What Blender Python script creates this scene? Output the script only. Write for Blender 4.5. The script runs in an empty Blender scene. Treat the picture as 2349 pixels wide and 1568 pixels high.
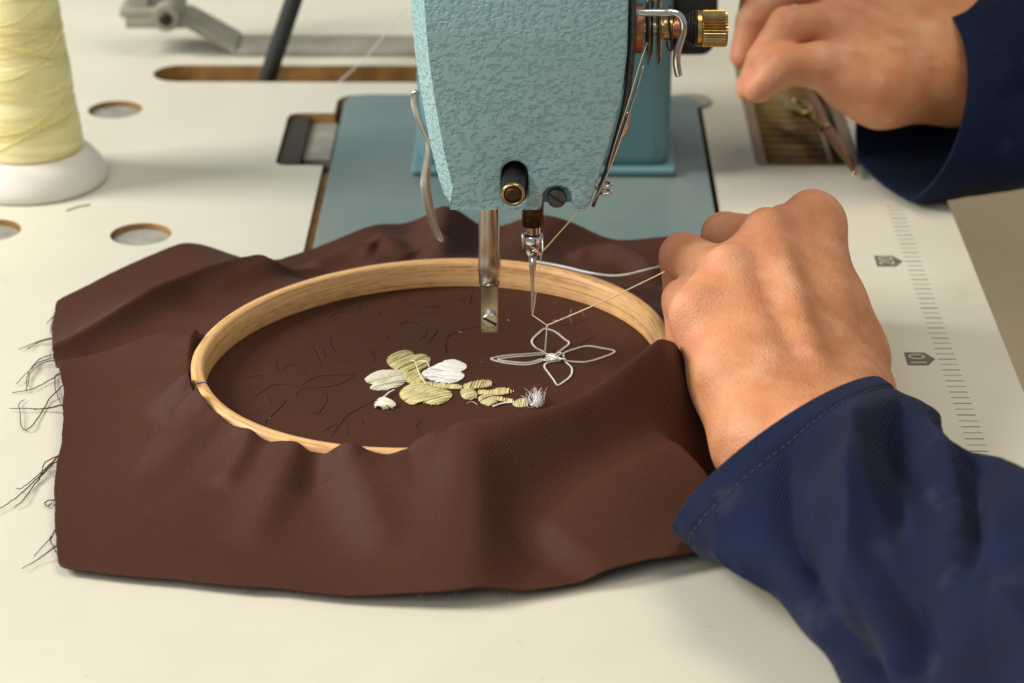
import bpy, bmesh, math, random
import numpy as np
from mathutils import Vector, Matrix
random.seed(7); rng = np.random.default_rng(7)
S = bpy.context.scene; C = S.collection

# ------------------------------------------------------------------ camera
F = 5950.0; TH = math.radians(24); PSI = math.radians(0.61); DIST = 1.04
CX, CY = 1174.5, 784.0                      # measured on a 2349 x 1568 view of the photograph
fwd = np.array([-math.sin(PSI)*math.cos(TH), math.cos(PSI)*math.cos(TH), -math.sin(TH)])
rgt = np.array([math.cos(PSI), math.sin(PSI), 0.0]); upv = np.cross(rgt, fwd)
CAM = -fwd*DIST
cd = bpy.data.cameras.new('camera'); cam = bpy.data.objects.new('camera', cd); C.objects.link(cam)
M = Matrix(((rgt[0], upv[0], -fwd[0]), (rgt[1], upv[1], -fwd[1]), (rgt[2], upv[2], -fwd[2]))).to_4x4()
M.translation = Vector(CAM); cam.matrix_world = M
cd.sensor_width = 36; cd.lens = F/2349*36; cd.clip_start = 0.05; cd.clip_end = 50
cd.dof.use_dof = True; cd.dof.focus_distance = 0.945; cd.dof.aperture_fstop = 13
S.camera = cam
# ------------------------------------------------------------------ world, lamps, exposure
w = bpy.data.worlds.new('World'); S.world = w; w.use_nodes = True
bg = w.node_tree.nodes['Background']; bg.inputs[0].default_value = (0.93, 0.96, 1.0, 1); bg.inputs[1].default_value = 0.27
def area(name, loc, target, size, power, col):
    l = bpy.data.lights.new(name, 'AREA'); l.energy = power; l.size = size; l.color = col
    o = bpy.data.objects.new(name, l); C.objects.link(o); o.location = loc
    o.rotation_euler = (Vector(target)-Vector(loc)).to_track_quat('-Z', 'Y').to_euler(); return o
area('window_light', (-1.6, 0.0, 1.1), (0, 0, 0.03), 0.7, 46, (1.0, 0.98, 0.94))
area('ceiling_light', (0.6, -0.05, 1.9), (0, 0, 0), 1.0, 16, (1.0, 0.88, 0.70))
area('room_light', (-0.75, -1.65, 1.35), (0, 0, 0.03), 1.1, 14, (1.0, 0.97, 0.93))
S.view_settings.view_transform = 'Standard'; S.view_settings.look = 'None'
S.view_settings.exposure = 0.0; S.view_settings.gamma = 1.0
S.render.engine = 'CYCLES'

# ------------------------------------------------------------------ measuring helpers
def ray(x, y): return fwd*F + rgt*(x-CX) - upv*(y-CY)
def U(x, y, z=0.0):                          # point at height z
    r = ray(x, y); return CAM + r*((z-CAM[2])/r[2])
def V(x, y, Y):                              # point in a plane across the machine
    r = ray(x, y); return CAM + r*((Y-CAM[1])/r[1])
def Wd(x, y, d): return CAM + ray(x, y)*(d/F)
def lerp_path(pts, n):
    pts = np.array(pts, float); seg = np.r_[0, np.cumsum(np.linalg.norm(np.diff(pts[:, :3], axis=0), axis=1))]
    t = np.linspace(0, seg[-1], n); return np.c_[[np.interp(t, seg, pts[:, k]) for k in range(pts.shape[1])]].T
def smooth_path(pts, n):                     # Catmull-Rom
    P = np.array(pts, float); P = np.vstack([2*P[0]-P[1], P, 2*P[-1]-P[-2]]); out = []; m = len(P)-3
    for i in range(n):
        t = i/(n-1)*m; k = min(int(t), m-1); u = t-k; a, b, c, d = P[k:k+4]
        out.append(0.5*((2*b)+(-a+c)*u+(2*a-5*b+4*c-d)*u*u+(-a+3*b-3*c+d)*u**3))
    return np.array(out)

# ------------------------------------------------------------------ materials
def mat(name, col, rough=0.5, metal=0.0, var=0.0, vscale=40, bump=0.0, bscale=300, bdist=0.0003, col2=None, sheen=0, sss=0, spec=0.5, coat=0, detail=4, stretch=None):
    m = bpy.data.materials.new(name); m.use_nodes = True; nt = m.node_tree; b = nt.nodes['Principled BSDF']
    b.inputs['Base Color'].default_value = (*col, 1); b.inputs['Roughness'].default_value = rough; b.inputs['Metallic'].default_value = metal
    b.inputs['Specular IOR Level'].default_value = spec; b.inputs['Coat Weight'].default_value = coat
    if sheen: b.inputs['Sheen Weight'].default_value = sheen; b.inputs['Sheen Roughness'].default_value = 0.4
    if sss:
        b.inputs['Subsurface Weight'].default_value = sss; b.inputs['Subsurface Radius'].default_value = (1, 0.35, 0.2); b.inputs['Subsurface Scale'].default_value = 0.004
    tc = nt.nodes.new('ShaderNodeTexCoord'); src = tc.outputs['Object']
    if stretch:
        mp = nt.nodes.new('ShaderNodeMapping'); mp.inputs['Scale'].default_value = stretch; nt.links.new(src, mp.inputs[0]); src = mp.outputs[0]
    m['src'] = 0
    if var:
        n = nt.nodes.new('ShaderNodeTexNoise'); n.inputs['Scale'].default_value = vscale; n.inputs['Detail'].default_value = detail; nt.links.new(src, n.inputs['Vector'])
        r = nt.nodes.new('ShaderNodeValToRGB'); r.color_ramp.elements[0].position = 0.3; r.color_ramp.elements[1].position = 0.7
        c2 = col2 if col2 else tuple(c*(1-var) for c in col)
        r.color_ramp.elements[0].color = (*c2, 1); r.color_ramp.elements[1].color = (*col, 1)
        nt.links.new(n.outputs['Fac'], r.inputs[0]); nt.links.new(r.outputs[0], b.inputs['Base Color'])
    if bump:
        n2 = nt.nodes.new('ShaderNodeTexNoise'); n2.inputs['Scale'].default_value = bscale; n2.inputs['Detail'].default_value = 3; nt.links.new(src, n2.inputs['Vector'])
        bp = nt.nodes.new('ShaderNodeBump'); bp.inputs['Strength'].default_value = bump; bp.inputs['Distance'].default_value = bdist
        nt.links.new(n2.outputs['Fac'], bp.inputs['Height']); nt.links.new(bp.outputs[0], b.inputs['Normal'])
    return m
def twill(m, scale, amp, dist, rot=0.6):     # woven diagonal ribs, chained before an existing bump
    nt = m.node_tree; b = nt.nodes['Principled BSDF']; tc = [n for n in nt.nodes if n.type == 'TEX_COORD'][0]
    mp = nt.nodes.new('ShaderNodeMapping'); mp.inputs['Rotation'].default_value = (0, 0, rot); nt.links.new(tc.outputs['Object'], mp.inputs[0])
    wv = nt.nodes.new('ShaderNodeTexWave'); wv.inputs['Scale'].default_value = scale; wv.inputs['Distortion'].default_value = 0.6; wv.inputs['Detail'].default_value = 1
    nt.links.new(mp.outputs[0], wv.inputs['Vector'])
    bp = nt.nodes.new('ShaderNodeBump'); bp.inputs['Strength'].default_value = amp; bp.inputs['Distance'].default_value = dist
    nt.links.new(wv.outputs['Fac'], bp.inputs['Height'])
    if b.inputs['Normal'].links: nt.links.new(b.inputs['Normal'].links[0].from_socket, bp.inputs['Normal'])
    nt.links.new(bp.outputs[0], b.inputs['Normal']); return m
MT = {}
MT['laminate'] = mat('cream_laminate', (0.655, 0.622, 0.505), 0.42, var=0.09, vscale=14, bump=0.08, bscale=120, spec=0.4)
def stains(m, scale, lo, hi, col, stretch=(1, 1, 1)):
    nt = m.node_tree; b = nt.nodes['Principled BSDF']; tc = [n for n in nt.nodes if n.type == 'TEX_COORD'][0]; old = b.inputs['Base Color'].links[0].from_socket
    mp = nt.nodes.new('ShaderNodeMapping'); mp.inputs['Scale'].default_value = stretch; nt.links.new(tc.outputs['Object'], mp.inputs[0])
    n = nt.nodes.new('ShaderNodeTexNoise'); n.inputs['Scale'].default_value = scale; n.inputs['Detail'].default_value = 5; nt.links.new(mp.outputs[0], n.inputs['Vector'])
    r = nt.nodes.new('ShaderNodeMapRange'); r.inputs[1].default_value = lo; r.inputs[2].default_value = hi; nt.links.new(n.outputs['Fac'], r.inputs[0])
    mx = nt.nodes.new('ShaderNodeMix'); mx.data_type = 'RGBA'; nt.links.new(r.outputs[0], mx.inputs[0]); nt.links.new(old, mx.inputs[6]); mx.inputs[7].default_value = (*col, 1); nt.links.new(mx.outputs[2], b.inputs['Base Color']); return m
stains(MT['laminate'], 38, 0.66, 0.90, (0.60, 0.54, 0.41)); stains(MT['laminate'], 210, 0.73, 0.80, (0.45, 0.40, 0.30)); stains(MT['laminate'], 22, 0.71, 0.78, (0.66, 0.62, 0.51), (0.25, 9, 1))
MT['core'] = mat('board_core', (0.42, 0.21, 0.055), 0.8, var=0.5, vscale=90, bump=0.5, bscale=400)
MT['dark'] = mat('dark_recess', (0.05, 0.036, 0.028), 0.6, var=0.4)
MT['plug'] = mat('plug_grey', (0.34, 0.33, 0.28), 0.7, var=0.35, vscale=120)
MT['ink'] = mat('print_grey', (0.13, 0.115, 0.09), 0.6)
MT['num'] = mat('print_light', (0.50, 0.45, 0.34), 0.6)
MT['floor'] = mat('floor_tan', (0.55, 0.43, 0.25), 0.6, var=0.2, vscale=3)
MT['steel'] = mat('steel', (0.80, 0.77, 0.71), 0.28, 1.0, var=0.35, vscale=160, bump=0.1, bscale=500, bdist=0.0001)
MT['wornsteel'] = mat('worn_steel', (0.80, 0.76, 0.67), 0.26, 1.0, var=0.6, vscale=220, bump=0.25, bscale=700, bdist=0.0001, stretch=(1, 1, 0.25))
MT['chrome'] = mat('chrome', (0.8, 0.78, 0.76), 0.10, 1.0)
MT['brass'] = mat('brass', (0.60, 0.42, 0.17), 0.26, 1.0, var=0.35, vscale=300)
MT['copper'] = mat('copper', (0.5, 0.22, 0.10), 0.35, 1.0)
MT['rust'] = mat('oily_rust', (0.11, 0.045, 0.018), 0.35, 0.6, var=0.6, vscale=260, bump=0.4, bscale=500)
MT['black'] = mat('black_metal', (0.02, 0.018, 0.016), 0.4, 0.3)
MT['screwdark'] = mat('dark_screw', (0.16, 0.15, 0.14), 0.4, 0.8, var=0.4, vscale=300)
MT['satin'] = mat('satin_steel', (0.78, 0.75, 0.68), 0.27, 0.9, var=0.3, vscale=120)
MT['rubber'] = mat('black_rubber', (0.018, 0.018, 0.018), 0.7)
MT['bedpaint'] = mat('bed_paint', (0.21, 0.245, 0.22), 0.24, var=0.25, vscale=9, col2=(0.115, 0.195, 0.195), bump=0.15, bscale=200)
MT['bodypaint'] = mat('body_paint', (0.13, 0.265, 0.30), 0.36, var=0.2, vscale=20, bump=0.35, bscale=420)
MT['bodypaint_alias'] = MT['bodypaint']  # second key for the same body paint
def hammer(name, col, dark):
    m = mat(name, col, 0.27, spec=0.55); nt = m.node_tree; b = nt.nodes['Principled BSDF']; tc = [n for n in nt.nodes if n.type == 'TEX_COORD'][0]
    mp = nt.nodes.new('ShaderNodeMapping'); mp.inputs['Scale'].default_value = (1, 1, 1.25); nt.links.new(tc.outputs['Object'], mp.inputs[0])
    n = nt.nodes.new('ShaderNodeTexNoise'); n.inputs['Scale'].default_value = 520; n.inputs['Detail'].default_value = 1.3; n.inputs['Distortion'].default_value = 0.0
    nt.links.new(mp.outputs[0], n.inputs['Vector'])
    r = nt.nodes.new('ShaderNodeValToRGB'); r.color_ramp.interpolation = 'EASE'; r.color_ramp.elements[0].position = 0.30; r.color_ramp.elements[1].position = 0.60
    nt.links.new(n.outputs['Fac'], r.inputs[0])
    bp = nt.nodes.new('ShaderNodeBump'); bp.inputs['Strength'].default_value = 0.8; bp.inputs['Distance'].default_value = 0.00030
    nt.links.new(r.outputs[0], bp.inputs['Height']); nt.links.new(bp.outputs[0], b.inputs['Normal'])
    mx = nt.nodes.new('ShaderNodeMix'); mx.data_type = 'RGBA'; mx.inputs[6].default_value = (*dark, 1); mx.inputs[7].default_value = (*col, 1)  # pits mixed darker: dimple shade painted into the base colour
    nt.links.new(r.outputs[0], mx.inputs[0]); nt.links.new(mx.outputs[2], b.inputs['Base Color']); return m
MT['hammer'] = hammer('hammered_paint', (0.325, 0.51, 0.51), (0.245, 0.415, 0.42))
MT['cloth'] = twill(mat('brown_twill', (0.067, 0.0205, 0.0097), 0.62, var=0.3, vscale=1400, bump=0.6, bscale=1700, bdist=0.0003, sheen=0.025, spec=0.17, detail=2), 330, 0.13, 0.0003)
MT['clothedge'] = mat('brown_yarn', (0.085, 0.040, 0.024), 0.8)
MT['penline'] = mat('pen_ink', (0.034, 0.0135, 0.0125), 0.6)
MT['navy'] = twill(mat('navy_twill', (0.0055, 0.0120, 0.045), 0.7, var=0.45, vscale=34, bump=0.6, bscale=900, bdist=0.0005, col2=(0.0055, 0.0085, 0.025), sheen=0.03, spec=0.12), 280, 0.6, 0.0004, 0.3); stains(MT['navy'], 45, 0.60, 0.85, (0.035, 0.040, 0.070))
MT['hemthread'] = mat('hem_thread', (0.045, 0.040, 0.055), 0.8)
MT['olive'] = mat('silk_olive', (0.95, 0.84, 0.42), 0.28, var=0.2, vscale=260)
MT['yellow'] = mat('silk_yellow', (0.95, 0.86, 0.48), 0.30, var=0.2, vscale=300)
MT['creamsilk'] = mat('silk_cream', (0.96, 0.92, 0.70), 0.30, var=0.12, vscale=300)
MT['whitesilk'] = mat('silk_white', (0.93, 0.92, 0.84), 0.30, var=0.08, vscale=300)
MT['outline'] = mat('outline_thread', (0.97, 0.94, 0.86), 0.4, var=0.1, vscale=500)
MT['gold'] = mat('gold_thread', (0.90, 0.76, 0.50), 0.45)
MT['greycord'] = mat('grey_cord', (0.60, 0.60, 0.58), 0.45)
MT['fluff'] = mat('white_fluff', (0.92, 0.92, 0.95), 0.6)
MT['spoolwhite'] = mat('spool_plastic', (0.70, 0.65, 0.58), 0.4, var=0.05, vscale=60)
MT['paleloose'] = mat('loose_yellow', (0.85, 0.72, 0.30), 0.4)
MT['greymetal'] = mat('bracket_grey', (0.38, 0.36, 0.29), 0.5, 0.3, var=0.3, vscale=60)
MT['tray'] = mat('tray_plastic', (0.27, 0.18, 0.10), 0.5, var=0.2, vscale=60)
MT['trayrib'] = mat('tray_rib', (0.26, 0.155, 0.045), 0.45, var=0.3, vscale=90)
MT['skin'] = mat('skin', (0.64, 0.30, 0.145), 0.54, var=0.25, vscale=75, col2=(0.50, 0.195, 0.078), bump=0.5, bscale=620, bdist=0.0004, sss=0.25, spec=0.35, detail=6)
def skin_detail(m):
    nt = m.node_tree; b = nt.nodes['Principled BSDF']; tc = [n for n in nt.nodes if n.type == 'TEX_COORD'][0]; old = b.inputs['Base Color'].links[0].from_socket
    at = nt.nodes.new('ShaderNodeAttribute'); at.attribute_name = 'flush'; ml = nt.nodes.new('ShaderNodeMath'); ml.operation = 'MULTIPLY'; ml.inputs[1].default_value = 0.75; nt.links.new(at.outputs['Fac'], ml.inputs[0])
    mx = nt.nodes.new('ShaderNodeMix'); mx.data_type = 'RGBA'; nt.links.new(ml.outputs[0], mx.inputs[0]); nt.links.new(old, mx.inputs[6]); mx.inputs[7].default_value = (0.70, 0.30, 0.185, 1); nt.links.new(mx.outputs[2], b.inputs['Base Color'])
    vo = nt.nodes.new('ShaderNodeTexVoronoi'); vo.feature = 'DISTANCE_TO_EDGE'; vo.inputs['Scale'].default_value = 620; nt.links.new(tc.outputs['Object'], vo.inputs['Vector'])
    bp = nt.nodes.new('ShaderNodeBump'); bp.inputs['Strength'].default_value = 0.5; bp.inputs['Distance'].default_value = 0.0005; nt.links.new(vo.outputs['Distance'], bp.inputs['Height']); nt.links.new(b.inputs['Normal'].links[0].from_socket, bp.inputs['Normal'])
    n = nt.nodes.new('ShaderNodeTexNoise'); n.inputs['Scale'].default_value = 130; n.inputs['Detail'].default_value = 4; n.inputs['Distortion'].default_value = 1.5; nt.links.new(tc.outputs['Object'], n.inputs['Vector'])
    b2 = nt.nodes.new('ShaderNodeBump'); b2.inputs['Strength'].default_value = 0.3; b2.inputs['Distance'].default_value = 0.0008; nt.links.new(n.outputs['Fac'], b2.inputs['Height']); nt.links.new(bp.outputs[0], b2.inputs['Normal']); nt.links.new(b2.outputs[0], b.inputs['Normal'])
skin_detail(MT['skin'])
stains(MT['skin'], 95, 0.50, 0.80, (0.60, 0.215, 0.115)); stains(MT['skin'], 48, 0.52, 0.85, (0.74, 0.43, 0.26))
MT['nail'] = mat('nail', (0.66, 0.36, 0.26), 0.3)
for kk in ('olive', 'yellow', 'creamsilk', 'whitesilk'):
    nt = MT[kk].node_tree; b = nt.nodes['Principled BSDF']; old = b.inputs['Base Color'].links[0].from_socket; at = nt.nodes.new('ShaderNodeAttribute'); at.attribute_name = 'strand'
    mr = nt.nodes.new('ShaderNodeMapRange'); mr.inputs[3].default_value = 1.0; mr.inputs[4].default_value = 0.62; nt.links.new(at.outputs['Fac'], mr.inputs[0])
    mx = nt.nodes.new('ShaderNodeMix'); mx.data_type = 'RGBA'; mx.blend_type = 'MULTIPLY'; mx.inputs[0].default_value = 1.0; nt.links.new(old, mx.inputs[6]); nt.links.new(mr.outputs[0], mx.inputs[7]); nt.links.new(mx.outputs[2], b.inputs['Base Color'])
def wood():
    m = mat('hoop_wood', (0.60, 0.36, 0.15), 0.5, spec=0.4); nt = m.node_tree; b = nt.nodes['Principled BSDF']
    uv = nt.nodes.new('ShaderNodeUVMap'); mp = nt.nodes.new('ShaderNodeMapping'); mp.inputs['Scale'].default_value = (9, 900, 1); nt.links.new(uv.outputs[0], mp.inputs[0])
    n = nt.nodes.new('ShaderNodeTexNoise'); n.inputs['Scale'].default_value = 1.0; n.inputs['Detail'].default_value = 5; n.inputs['Distortion'].default_value = 0.6; nt.links.new(mp.outputs[0], n.inputs['Vector'])
    mp2 = nt.nodes.new('ShaderNodeMapping'); mp2.inputs['Scale'].default_value = (150, 900, 1); nt.links.new(uv.outputs[0], mp2.inputs[0])
    n2 = nt.nodes.new('ShaderNodeTexNoise'); n2.inputs['Scale'].default_value = 1.0; n2.inputs['Detail'].default_value = 3; nt.links.new(mp2.outputs[0], n2.inputs['Vector'])
    mm = nt.nodes.new('ShaderNodeMath'); mm.operation = 'MULTIPLY_ADD'; mm.inputs[1].default_value = 0.35; nt.links.new(n2.outputs['Fac'], mm.inputs[0]); 
    m3 = nt.nodes.new('ShaderNodeMath'); m3.operation = 'MULTIPLY'; m3.inputs[1].default_value = 0.68; nt.links.new(n.outputs['Fac'], m3.inputs[0]); nt.links.new(m3.outputs[0], mm.inputs[2])
    r = nt.nodes.new('ShaderNodeValToRGB'); e = r.color_ramp.elements; e[0].position = 0.38; e[1].position = 0.60
    e[0].color = (0.42, 0.20, 0.075, 1); e[1].color = (0.78, 0.475, 0.215, 1); k = e.new(0.47); k.color = (0.65, 0.36, 0.14, 1)
    nt.links.new(mm.outputs[0], r.inputs[0]); nt.links.new(r.outputs[0], b.inputs['Base Color'])
    bp = nt.nodes.new('ShaderNodeBump'); bp.inputs['Strength'].default_value = 0.25; bp.inputs['Distance'].default_value = 0.0002; nt.links.new(mm.outputs[0], bp.inputs['Height']); nt.links.new(bp.outputs[0], b.inputs['Normal'])
    return m
MT['wood'] = wood()
def spool_mat():
    m = mat('cone_thread', (0.66, 0.56, 0.20), 0.38, spec=0.5); nt = m.node_tree; b = nt.nodes['Principled BSDF']
    uv = nt.nodes.new('ShaderNodeUVMap'); src = []
    for k, (sx, sy) in enumerate(((1.0, 7.0), (-1.0, 6.0))):
        sp = nt.nodes.new('ShaderNodeSeparateXYZ'); nt.links.new(uv.outputs[0], sp.inputs[0])
        a = nt.nodes.new('ShaderNodeMath'); a.operation = 'MULTIPLY'; a.inputs[1].default_value = sy; nt.links.new(sp.outputs[1], a.inputs[0])
        s = nt.nodes.new('ShaderNodeMath'); s.operation = 'MULTIPLY_ADD'; s.inputs[1].default_value = sx; nt.links.new(sp.outputs[0], s.inputs[0]); nt.links.new(a.outputs[0], s.inputs[2])
        f = nt.nodes.new('ShaderNodeMath'); f.operation = 'FRACT'; nt.links.new(s.outputs[0], f.inputs[0])
        g = nt.nodes.new('ShaderNodeMath'); g.operation = 'GREATER_THAN'; g.inputs[1].default_value = 0.5; nt.links.new(f.outputs[0], g.inputs[0]); src.append((f, g))
    mx = nt.nodes.new('ShaderNodeMath'); mx.operation = 'ADD'; nt.links.new(src[0][0].outputs[0], mx.inputs[0]); nt.links.new(src[1][1].outputs[0], mx.inputs[1])
    r = nt.nodes.new('ShaderNodeValToRGB'); e = r.color_ramp.elements; e[0].position = 0.0; e[1].position = 1.0
    e[0].color = (0.70, 0.62, 0.25, 1); e[1].color = (0.90, 0.80, 0.42, 1); h = nt.nodes.new('ShaderNodeMath'); h.operation = 'MULTIPLY'; h.inputs[1].default_value = 0.5  # lighter and darker bands: sheen of the crossing thread directions, painted as colour
    nt.links.new(mx.outputs[0], h.inputs[0]); nt.links.new(h.outputs[0], r.inputs[0]); nt.links.new(r.outputs[0], b.inputs['Base Color'])
    wv = nt.nodes.new('ShaderNodeTexWave'); wv.bands_direction = 'Z'; wv.inputs['Scale'].default_value = 420; tc = [n for n in nt.nodes if n.type == 'TEX_COORD'][0]; nt.links.new(tc.outputs['Object'], wv.inputs['Vector'])
    bp = nt.nodes.new('ShaderNodeBump'); bp.inputs['Strength'].default_value = 0.5; bp.inputs['Distance'].default_value = 0.0003; nt.links.new(wv.outputs['Fac'], bp.inputs['Height']); nt.links.new(bp.outputs[0], b.inputs['Normal'])
    return m
MT['cone'] = spool_mat()

# ------------------------------------------------------------------ object helpers
ORG = {}
def thing(name, label, cat, loc, group=None):
    o = bpy.data.objects.new(name, None); C.objects.link(o); o.location = Vector(loc); o.empty_display_size = 0.02
    o['label'] = label; o['category'] = cat
    if group: o['group'] = group
    ORG[o] = np.array(loc, float); return o
def obj(name, verts, faces, m, parent=None, smooth=True, uvs=None, loc=None, mats=None, fmat=None, sharp=None):
    org = ORG[parent] if parent is not None else (np.array(loc, float) if loc is not None else np.zeros(3))
    me = bpy.data.meshes.new(name); v = np.asarray(verts, float)-org
    me.from_pydata(v.tolist(), [], [list(map(int, f)) for f in faces]); me.update()
    for mm in (mats or [m]): me.materials.append(MT[mm])
    if fmat is not None: me.polygons.foreach_set('material_index', np.asarray(fmat, np.int32))
    if smooth: me.polygons.foreach_set('use_smooth', np.ones(len(me.polygons), bool))
    if sharp: me.set_sharp_from_angle(angle=math.radians(sharp))
    if uvs is not None:
        l = me.uv_layers.new(name='UVMap'); vi = np.empty(len(me.loops), np.int32); me.loops.foreach_get('vertex_index', vi)
        l.data.foreach_set('uv', np.asarray(uvs, np.float32)[vi].ravel())
    o = bpy.data.objects.new(name, me); C.objects.link(o)
    if parent is not None: o.parent = parent
    if parent is None: o.location = Vector(org)
    ORG[o] = org; return o
def tag(o, label, cat, group=None):
    o['label'] = label; o['category'] = cat
    if group: o['group'] = group
    return o
class G:                                     # geometry collector
    def __init__(s): s.v = []; s.f = []; s.n = 0
    def add(s, v, f):
        v = np.asarray(v, float); s.v.append(v); s.f += [tuple(i+s.n for i in q) for q in f]; s.n += len(v); return s
    def build(s, name, m, parent=None, **k): return obj(name, np.vstack(s.v), s.f, m, parent, **k)
def tube(pts, r, sides=8, cap=True, sy=1.0, ref=None):
    P = np.asarray(pts, float)[:, :3]; n = len(P); r = np.broadcast_to(np.asarray(r, float), (n,))
    T = np.gradient(P, axis=0); T /= np.linalg.norm(T, axis=1)[:, None]+1e-12
    N = np.array(ref, float) if ref is not None else (np.array([0, 0, 1.0]) if abs(T[0][2]) < 0.9 else np.array([1.0, 0, 0]))
    v = []; a = np.arange(sides)/sides*2*math.pi
    for i in range(n):
        N = N-T[i]*(N@T[i]); N /= np.linalg.norm(N)+1e-12; B = np.cross(T[i], N)
        v += [P[i]+r[i]*(math.cos(t)*N*sy+math.sin(t)*B) for t in a]
    f = [(i*sides+j, i*sides+(j+1) % sides, (i+1)*sides+(j+1) % sides, (i+1)*sides+j) for i in range(n-1) for j in range(sides)]
    if cap: f += [tuple(range(sides-1, -1, -1)), tuple((n-1)*sides+j for j in range(sides))]
    return v, f
def lathe(c, axis, prof, seg=32, ref=None, knurl=None):   # prof: (radius, offset along axis)
    c = np.array(c, float); ax = np.array(axis, float); ax /= np.linalg.norm(ax)
    N = np.array(ref if ref is not None else ([0, 0, 1.0] if abs(ax[2]) < 0.9 else [1.0, 0, 0]), float); N -= ax*(N@ax); N /= np.linalg.norm(N); B = np.cross(ax, N)
    v = []; n = len(prof)
    for i, (r, h) in enumerate(prof):
        for j in range(seg):
            t = j/seg*2*math.pi; rr = r*(1-(knurl[1] if (knurl and i in knurl[0] and j % 2) else 0)); v.append(c+ax*h+rr*(math.cos(t)*N+math.sin(t)*B))
    f = [(i*seg+j, i*seg+(j+1) % seg, (i+1)*seg+(j+1) % seg, (i+1)*seg+j) for i in range(n-1) for j in range(seg)]
    f += [tuple(range(seg-1, -1, -1)), tuple((n-1)*seg+j for j in range(seg))]; return v, f
def loop_slab(loops, z0, z1, name, parent, mats, tr=None, bevel=0, cut=None, hole_walls=1):
    """flat plate from an outline and hole loops (2D), between z0 and z1; tr maps (a,b,h) to world"""
    bm = bmesh.new(); tops = []
    for L in loops:
        vs = [bm.verts.new((p[0], p[1], z1)) for p in L]; es = [bm.edges.new((vs[i], vs[(i+1) % len(vs)])) for i in range(len(vs))]; tops.append((vs, es))
    alle = [e for _, es in tops for e in es]
    r = bmesh.ops.triangle_fill(bm, use_beauty=True, use_dissolve=False, edges=alle, normal=(0, 0, 1))
    fs = [g for g in r['geom'] if isinstance(g, bmesh.types.BMFace)]
    for f in fs: f.normal_update()
    for f in fs:
        if f.normal.z < 0: f.normal_flip()
    d = {}
    for vs, _ in tops:
        for v in vs: d[v] = bm.verts.new((v.co.x, v.co.y, z0))
    for f in fs:
        q = bm.faces.new([d[v] for v in reversed(f.verts)]); q.material_index = 1
    for li, (vs, _) in enumerate(tops):
        for i in range(len(vs)):
            a, b = vs[i], vs[(i+1) % len(vs)]; q = bm.faces.new((a, b, d[b], d[a])); q.material_index = hole_walls
    bmesh.ops.recalc_face_normals(bm, faces=bm.faces[:])
    if bevel:
        es = [e for e in bm.edges if len(e.link_faces) == 2 and e.calc_face_angle(0) > 0.5 and abs(e.verts[0].co.z-z1) < 1e-7 and abs(e.verts[1].co.z-z1) < 1e-7]
        if isinstance(bevel, tuple):
            far = [e for e in es if bevel[2](e)]; es = [e for e in es if not bevel[2](e)]
            if bevel[1]: bmesh.ops.bevel(bm, geom=far, offset=bevel[1], segments=4, profile=0.5, affect='EDGES', clamp_overlap=True)
            es = [e for e in es if e.is_valid]; bevel = bevel[0]
        bmesh.ops.bevel(bm, geom=es, offset=bevel, segments=3, profile=0.5, affect='EDGES', clamp_overlap=True)
    if cut: cut(bm)
    org = ORG[parent] if parent is not None else np.zeros(3)
    for v in bm.verts:
        p = tr(v.co.x, v.co.y, v.co.z) if tr else v.co; v.co = Vector(np.array(p)-org)
    me = bpy.data.meshes.new(name); bm.to_mesh(me); bm.free()
    for mm in mats: me.materials.append(MT[mm])
    o = bpy.data.objects.new(name, me); C.objects.link(o); o.parent = parent; ORG[o] = org
    return o
def rrect(x0, x1, y0, y1, r, n=6):
    out = []
    for cx, cy, a in ((x1-r, y1-r, 0), (x0+r, y1-r, 90), (x0+r, y0+r, 180), (x1-r, y0+r, 270)):
        for i in range(n+1):
            t = math.radians(a+90*i/n); out.append((cx+r*math.cos(t), cy+r*math.sin(t)))
    return out
def circ(cx, cy, r, n=40): return [(cx+r*math.cos(2*math.pi*i/n), cy+r*math.sin(2*math.pi*i/n)) for i in range(n)]
def box(x0, x1, y0, y1, z0, z1):
    v = [(x, y, z) for x in (x0, x1) for y in (y0, y1) for z in (z0, z1)]
    return v, [(0, 1, 3, 2), (4, 6, 7, 5), (0, 4, 5, 1), (2, 3, 7, 6), (0, 2, 6, 4), (1, 5, 7, 3)]
def bevel(o, wd, seg=3, ang=40):
    m = o.modifiers.new('bevel', 'BEVEL'); m.width = wd; m.segments = seg; m.limit_method = 'ANGLE'; m.angle_limit = math.radians(ang)
    o.data.polygons.foreach_set('use_smooth', np.ones(len(o.data.polygons), bool)); m.harden_normals = True; return o

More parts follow.
